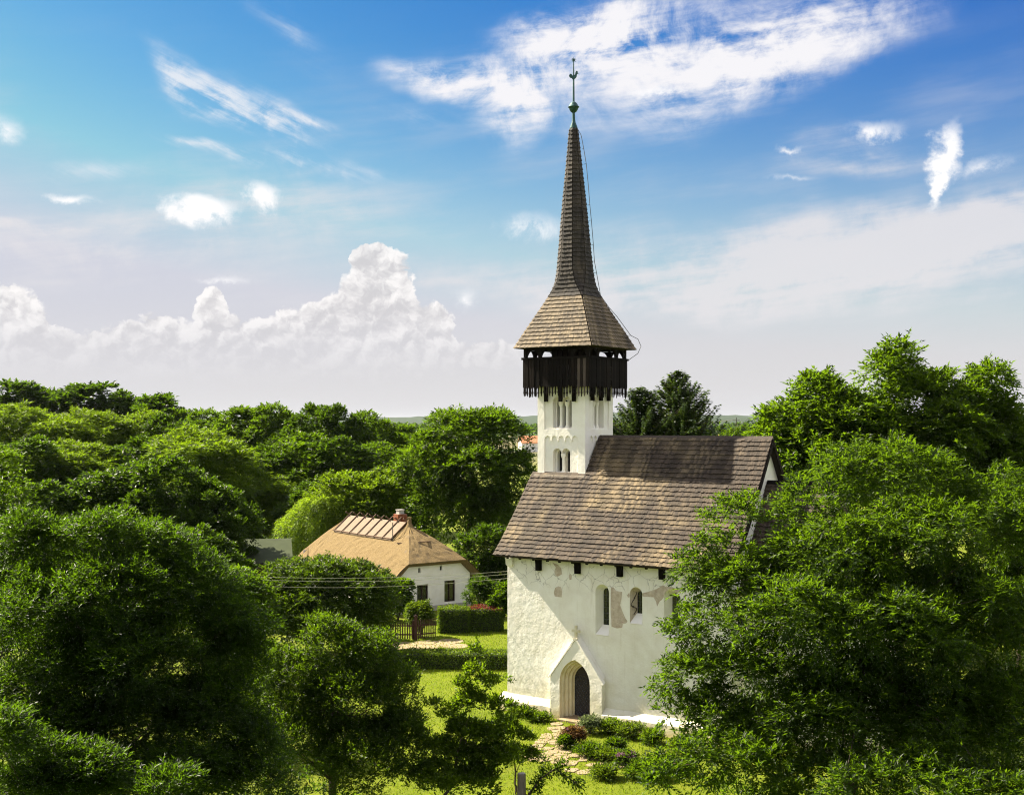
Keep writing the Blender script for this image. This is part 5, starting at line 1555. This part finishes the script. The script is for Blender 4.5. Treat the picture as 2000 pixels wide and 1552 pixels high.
def bush(name, base, lobes, seed, leaf, n, L, W, rc, label, cat='shrub', group=None, per=10, nl=6, flowers=None, **kw):
    rng = np.random.default_rng(seed)
    root = tag(empty(name, base), label, cat, group)
    C, OUT, R = clumps(rng, break_lobes(rng, lobes, 5), n, *rc, inner=.1, low=-.2, rough=.22)
    link('foliage', leaves_mesh('foliage', *sprays(rng, C, OUT, R, per, nl, L, W, **kw), M[leaf]), root)
    mb = MB()
    for j in rng.choice(len(C), min(14, len(C)), replace=False):
        g = Vector(C[j].tolist())
        mb.tube([(0, 0, -.03), (g.x * .4, g.y * .4, g.z * .5), tuple(g)], [.022, .015, .006], 4)
    mb.build('stem', M['bark'], root)
    if flowers:
        for fx, fy, fz, fr_ in flowers[1]:
            d = unit(rng.normal(0, 1, (170, 3))); d[:, 2] = np.abs(d[:, 2])
            P = np.array([fx, fy, fz]) + d * fr_ * rng.uniform(.7, 1.05, (170, 1)) * np.array([1, 1, .6])
            link('blossom', leaves_mesh('blossom', P, d + rng.normal(0, .5, d.shape), d + UP * .3, .075, .06, M[flowers[0]]), root)
    return root
g = on_ground(822, 1243)
bush('clipped_bush', (g.x, g.y, 0), [(0, 0, 1.05, 1.0, .9, 1.05), (0, 0, 1.6, .85, .8, .6)], 54, 'hedge_leaf', 150, .13, .08, (.14, .24), 'rounded clipped bush behind the picket gate', slen=.2)
g = on_ground(778, 1212)
bush('climbing_vine', (g.x, g.y, 0), [(0, 0, 1.3, .8, .8, 1.2), (-.9, .2, 1.0, .7, .7, .9), (.3, .3, 2.1, .7, .6, .6)], 55, 'leaf_forest', 130, .22, .19, (.2, .4), 'leafy vine climbing the cottage porch', 'vine', slen=.35)
g = on_ground(700, 1250)
bush('garden_bush', (g.x, g.y, 0), [(0, 0, 1.1, 1.6, 1.0, 1.0), (1.3, .3, .9, 1.0, .8, .8)], 56, 'leaf_pale', 130, .18, .11, (.2, .4), 'pale green bush left of the picket fence', slen=.3)
g = on_ground(935, 1205)
bush('dark_bush', (g.x, g.y, 0), [(0, 0, 1.4, 1.1, .9, 1.4), (.9, .2, 1.2, 1.0, .9, 1.2)], 57, 'leaf_forest_deep', 150, .18, .09, (.2, .4), 'dark bush at the right corner of the cottage', slen=.3)
g = on_ground(978, 1228)
bush('leafy_bush', (g.x, g.y, 0), [(0, 0, 1.3, .6, .6, 1.2), (.6, .3, 1.8, .8, .7, 1.3)], 58, 'leaf_forest', 130, .18, .13, (.2, .4), 'leafy bush between the red-topped hedge and the church', slen=.3)

# picket fence and gate
def fence(name, p0, p1, label, cat, n, z0=.10, h=1.15, gate=False):
    d = p1 - p0; L = d.length
    root = tag(empty(name, p0, math.atan2(d.y, d.x)), label, cat)
    pk = MB().prism([(-.035, 0, z0), (.035, 0, z0), (.035, 0, h - .07), (0, 0, h), (-.035, 0, h - .07)], (0, .022, 0)).mesh('picket', M['picket'])
    for i in range(n): link('picket', pk, root, (L * (i + .5) / n, 0, 0))
    for z in (.32, .88): MB().box((0, .024, z), (L, .07, z + .08)).build('rail', M['picket'], root)
    for x in ((0, L) if not gate else ()): MB().box((x - .07, .075, 0), (x + .07, .20, h + .08)).build('post', M['picket'], root)
    return root
f0, f1, f2 = on_ground(728, 1250), on_ground(812, 1250), on_ground(852, 1246)
fence('picket_fence', f0, f1 - Vector((.15, 0, 0)), 'dark brown picket fence before the cottage garden', 'fence', 17)
fence('picket_gate', f1 + Vector((.12, 0, 0)), f2, 'narrow dark picket gate beside the clipped hedge block', 'gate', 9, h=1.3, gate=True)
gp = tag(empty('gate_post', f1), 'thick dark post between the picket fence and the gate', 'post')
MB().box((-.10, -.06, 0), (.10, .14, 1.5)).build('post_shaft', M['picket'], gp)
MB().prism([(-.13, -.09, 1.501), (.13, -.09, 1.501), (0, -.09, 1.62)], (0, .26, 0)).build('post_cap', M['picket'], gp)

# ---------------------------------------------------------------- paths of flat stones
def stone_path(name, polys, spacing, seed, z=.012):
    """irregular flags, each its own piece"""
    rng = np.random.default_rng(seed)
    root = tag(empty(name), kind='structure')
    pts = []
    def inside(p, poly):
        c_ = False
        for (x0, y0), (x1, y1) in zip(poly, poly[1:] + poly[:1]):
            if (y0 > p[1]) != (y1 > p[1]) and p[0] < (x1 - x0) * (p[1] - y0) / (y1 - y0) + x0: c_ = not c_
        return c_
    for poly in polys:
        P = np.array(poly); lo, hi = P.min(0), P.max(0)
        for _ in range(2600):
            p = rng.uniform(lo, hi)
            if inside(p, poly) and all((p[0] - q[0]) ** 2 + (p[1] - q[1]) ** 2 > spacing ** 2 for q in pts): pts.append(p)
    pts = np.array(pts)
    for i, p in enumerate(pts):
        dd = np.hypot(*(pts - p).T); nb = pts[(dd < spacing * 2.6) & (dd > 0)]
        cell = [(math.cos(t) * spacing * .85, math.sin(t) * spacing * .85) for t in np.linspace(0, 2 * math.pi, 10)[:-1]]
        for q in nb:                                     # cut the flag back from its neighbours
            m_ = (q - p) / 2; L = np.hypot(*m_); nx, ny = m_ / L; lim = L - .022
            out = []
            for (x0, y0), (x1, y1) in zip(cell, cell[1:] + cell[:1]):
                a0, a1 = x0 * nx + y0 * ny - lim, x1 * nx + y1 * ny - lim
                if a0 <= 0: out.append((x0, y0))
                if (a0 < 0) != (a1 < 0):
                    t = a0 / (a0 - a1); out.append((x0 + (x1 - x0) * t, y0 + (y1 - y0) * t))
            cell = out
            if len(cell) < 3: break
        if len(cell) < 3 or rng.random() < .06: continue
        h = rng.uniform(.03, .05)
        top = [(x * .94, y * .94, h) for x, y in cell]; bot = [(x, y, -.04) for x, y in cell]
        MB().loft([bot, [(x, y, h - .012) for x, y in cell], top], cap0=False).build('paving_stone', M['stone'], root, (p[0], p[1], 0))
    return root
gq = lambda rows: [tuple(on_ground(x, y).xy) for x, y in rows]
stone_path('garden_path', [gq([(1085, 1413), (1140, 1414), (1112, 1432), (1096, 1450), (1098, 1466), (1128, 1478), (1190, 1482), (1255, 1488), (1240, 1497), (1150, 1500), (1080, 1490), (1028, 1484), (1020, 1468), (1050, 1450), (1075, 1430)]), gq([(1110, 1498), (1160, 1503), (1150, 1512), (1112, 1506)])], .36, 61)
stone_path('gate_path', [gq([(742, 1256), (880, 1250), (890, 1262), (735, 1272)])], 1.0, 62)

# ---------------------------------------------------------------- flower beds along the wall
def gbush(px, py, w, h, seed, leaf, label, L=.10, W=.05, cat='shrub', n=60, flowers=None, group=None, **kw):
    g = on_ground(px, py); s = g.y / FPX
    W_, H_ = w * s * .42, h * s * .62
    fl = None
    if flowers:
        rr = random.Random(seed)
        fl = (flowers[0], [(rr.uniform(-.6, .6) * W_, rr.uniform(-.5, .3) * W_, H_ * rr.uniform(.85, 1.08), flowers[2]) for _ in range(flowers[1])])
    return bush(cat.replace(' ', '_'), (g.x, g.y, 0), [(0, 0, H_ * .5, W_, W_ * .8, H_ * .52)], seed, leaf, n, L, W, (W_ * .2, W_ * .42), label, cat, group, flowers=fl, slen=.27, lift=.7, **kw)
gbush(1152, 1432, 44, 44, 71, 'pale_leaf', 'grey-green bush at the right foot of the portal', cat='bush')
gbush(1121, 1458, 46, 52, 72, 'rust_leaf', 'rust-tinted shrub beside the stone path', flowers=('pink_petal', 4, .07))
gbush(1106, 1462, 24, 30, 73, 'leaf_orchard', 'small green shrub left of the rust-tinted shrub')
gbush(1190, 1432, 52, 30, 74, 'leaf_pale', 'light green low plants against the church plinth', cat='bedding plant')
gbush(1235, 1440, 56, 32, 75, 'hedge_leaf', 'bushy low plants under the slit windows', cat='bedding plant')
gbush(1275, 1452, 50, 28, 76, 'leaf_pale', 'yellowish low plants near the big right tree', cat='bedding plant')
gbush(1204, 1472, 34, 40, 77, 'leaf_orchard', 'small dark shrub in the middle of the flower bed', flowers=('pink_petal', 2, .05))
gbush(1150, 1478, 60, 26, 78, 'leaf_orchard', 'dark edging plants along the inner path bend', cat='edging plant')
gbush(1188, 1486, 56, 24, 79, 'hedge_leaf', 'green edging plants right of the path bend', cat='edging plant')
gbush(1222, 1496, 46, 34, 80, 'leaf_forest', 'plant with pink flower heads at the end of the path', cat='flowering plant', flowers=('pink_petal', 6, .17))
gbush(1305, 1506, 44, 34, 81, 'leaf_forest', 'left pink-flowered plant of the pair under the big right tree', cat='flowering plant', flowers=('pink_petal', 6, .17))
gbush(1332, 1512, 40, 34, 82, 'leaf_forest', 'right pink-flowered plant of the pair under the big right tree', cat='flowering plant', flowers=('pink_petal', 6, .17))
gbush(1262, 1520, 70, 40, 83, 'leaf_forest', 'loose green perennial in front of the flower bed', cat='perennial', n=70, L=.14)
gbush(1180, 1520, 60, 22, 84, 'hedge_leaf', 'low green perennial below the loose path stones', cat='perennial')
gbush(1340, 1470, 60, 44, 85, 'leaf_pale', 'tall yellowish perennial at the plinth beside the big right tree', cat='perennial', n=70, flowers=('gold_petal', 3, .06))
gbush(1050, 1408, 44, 12, 86, 'leaf_pale', 'pale ground plants left of the portal', cat='bedding plant', flowers=('gold_petal', 3, .05))
gbush(1012, 1398, 40, 12, 87, 'hedge_leaf', 'low plants at the west corner of the plinth', cat='bedding plant')

# ---------------------------------------------------------------- grass
gr = np.random.default_rng(90)
n = 90000
x = gr.uniform(-12, 16, n); y = gr.uniform(40, 82, n)
px = 1000 + x / y * FPX; py = HZ + CH / y * FPX
e = (x - C0.x) * CE - (y - C0.y) * SE; nn = (x - C0.x) * SE + (y - C0.y) * CE
ok = (px > 640) & (px < 1420) & ~((e > -.3) & (e < 17) & (nn > -.35))
P = np.stack([x, y, np.zeros(n)], 1)[ok]
A = UP * 1.0 + gr.normal(0, .5, P.shape)
o = link('grass', leaves_mesh('grass', P, A, gr.normal(0, 1, P.shape), gr.uniform(.06, .14, len(P)), .035, M['grass_blade']))
tag(o, 'short bright green lawn grass round the church', 'grass', kind='stuff')

# ---------------------------------------------------------------- far houses, a pole with wires
def far_house(px, Y, w, d, h, rh, rz, label, roof='tile_roof'):
    p = at(px, HZ, Y)
    r = tag(empty('house', (p.x, p.y, 0), rz), label, 'house', 'far houses of the village')
    MB().box((-w / 2, -d / 2, 0), (w / 2, d / 2, h)).build('wall', M['cottage'], r)
    MB().prism([(-w / 2 - .4, -d / 2 - .5, h - .1), (w / 2 + .4, -d / 2 - .5, h - .1), (w / 2 + .4, 0, h + rh), (-w / 2 - .4, 0, h + rh)], (0, 0, .15)).prism([(-w / 2 - .4, 0.01, h + rh), (w / 2 + .4, 0.01, h + rh), (w / 2 + .4, d / 2 + .5, h - .1), (-w / 2 - .4, d / 2 + .5, h - .1)], (0, 0, .15)).build('roof', M[roof], r)
    for s in (-1, 1):
        MB().add([(s * w / 2 * .998, -d / 2, h), (s * w / 2 * .998, d / 2, h), (s * w / 2 * .998, 0, h + rh * .95)], [(0, 1, 2)]).build('gable', M['cottage'], r)
    for i in range(3):
        MB().box((-w / 2 + w * (i + .7) / 3.6, -d / 2 - .04, 1.1), (-w / 2 + w * (i + .7) / 3.6 + 1.2, -d / 2 - .002, 2.4)).build('window', M['glass'], r)
    return r
far_house(1036, 560, 10, 8, 4.2, 3.2, .2, 'far house with a red roof just left of the tower')
far_house(1424, 610, 13, 8, 4.0, 3.4, -.25, 'far house with an orange roof between spruce and walnut')
p = at(1438, HZ, 330)
pole = tag(empty('power_pole', (p.x, p.y, 0)), 'slim wooden power pole above the far orange roof', 'utility pole')
MB().tube([(0, 0, -.2), (0, 0, 15.2)], [.17, .11], 8).build('pole_shaft', M['grey_oak'], pole)
MB().box((-1.0, -.06, 14.3), (1.0, .06, 14.45)).build('cross_arm', M['grey_oak'], pole)
for k in range(3):
    a = Vector((p.x - 1 + k, p.y, 14.5)); b = Vector((p.x - 46 + k, p.y + 40, 14.0))
    tag(MB().tube([a.lerp(b, t / 10) - Vector((0, 0, 1.2 * 4 * (t / 10) * (1 - t / 10))) for t in range(11)], .03, 4).build('power_line', M['wire']), ('nearest', 'middle', 'farthest')[k] + ' thin power line strung left from the far wooden pole', 'wire', 'lines of the far power pole')

# ---------------------------------------------------------------- air
hz_m = bpy.data.materials.new('haze_air')
hz_m.use_nodes = True
nt = hz_m.node_tree
nt.nodes.clear()
vo = nt.nodes.new('ShaderNodeVolumePrincipled')
vo.inputs['Color'].default_value = (0.80, 0.88, 0.98, 1)
vo.inputs['Density'].default_value = 0.00002
vo.inputs['Anisotropy'].default_value = 0.2
oo = nt.nodes.new('ShaderNodeOutputMaterial')
nt.links.new(vo.outputs[0], oo.inputs['Volume'])
haze = MB().box((-7200, -260, -3), (7200, 9300, 62)).build('haze', hz_m)
tag(haze, 'thin blue haze in the air over the far land', 'haze', kind='stuff')
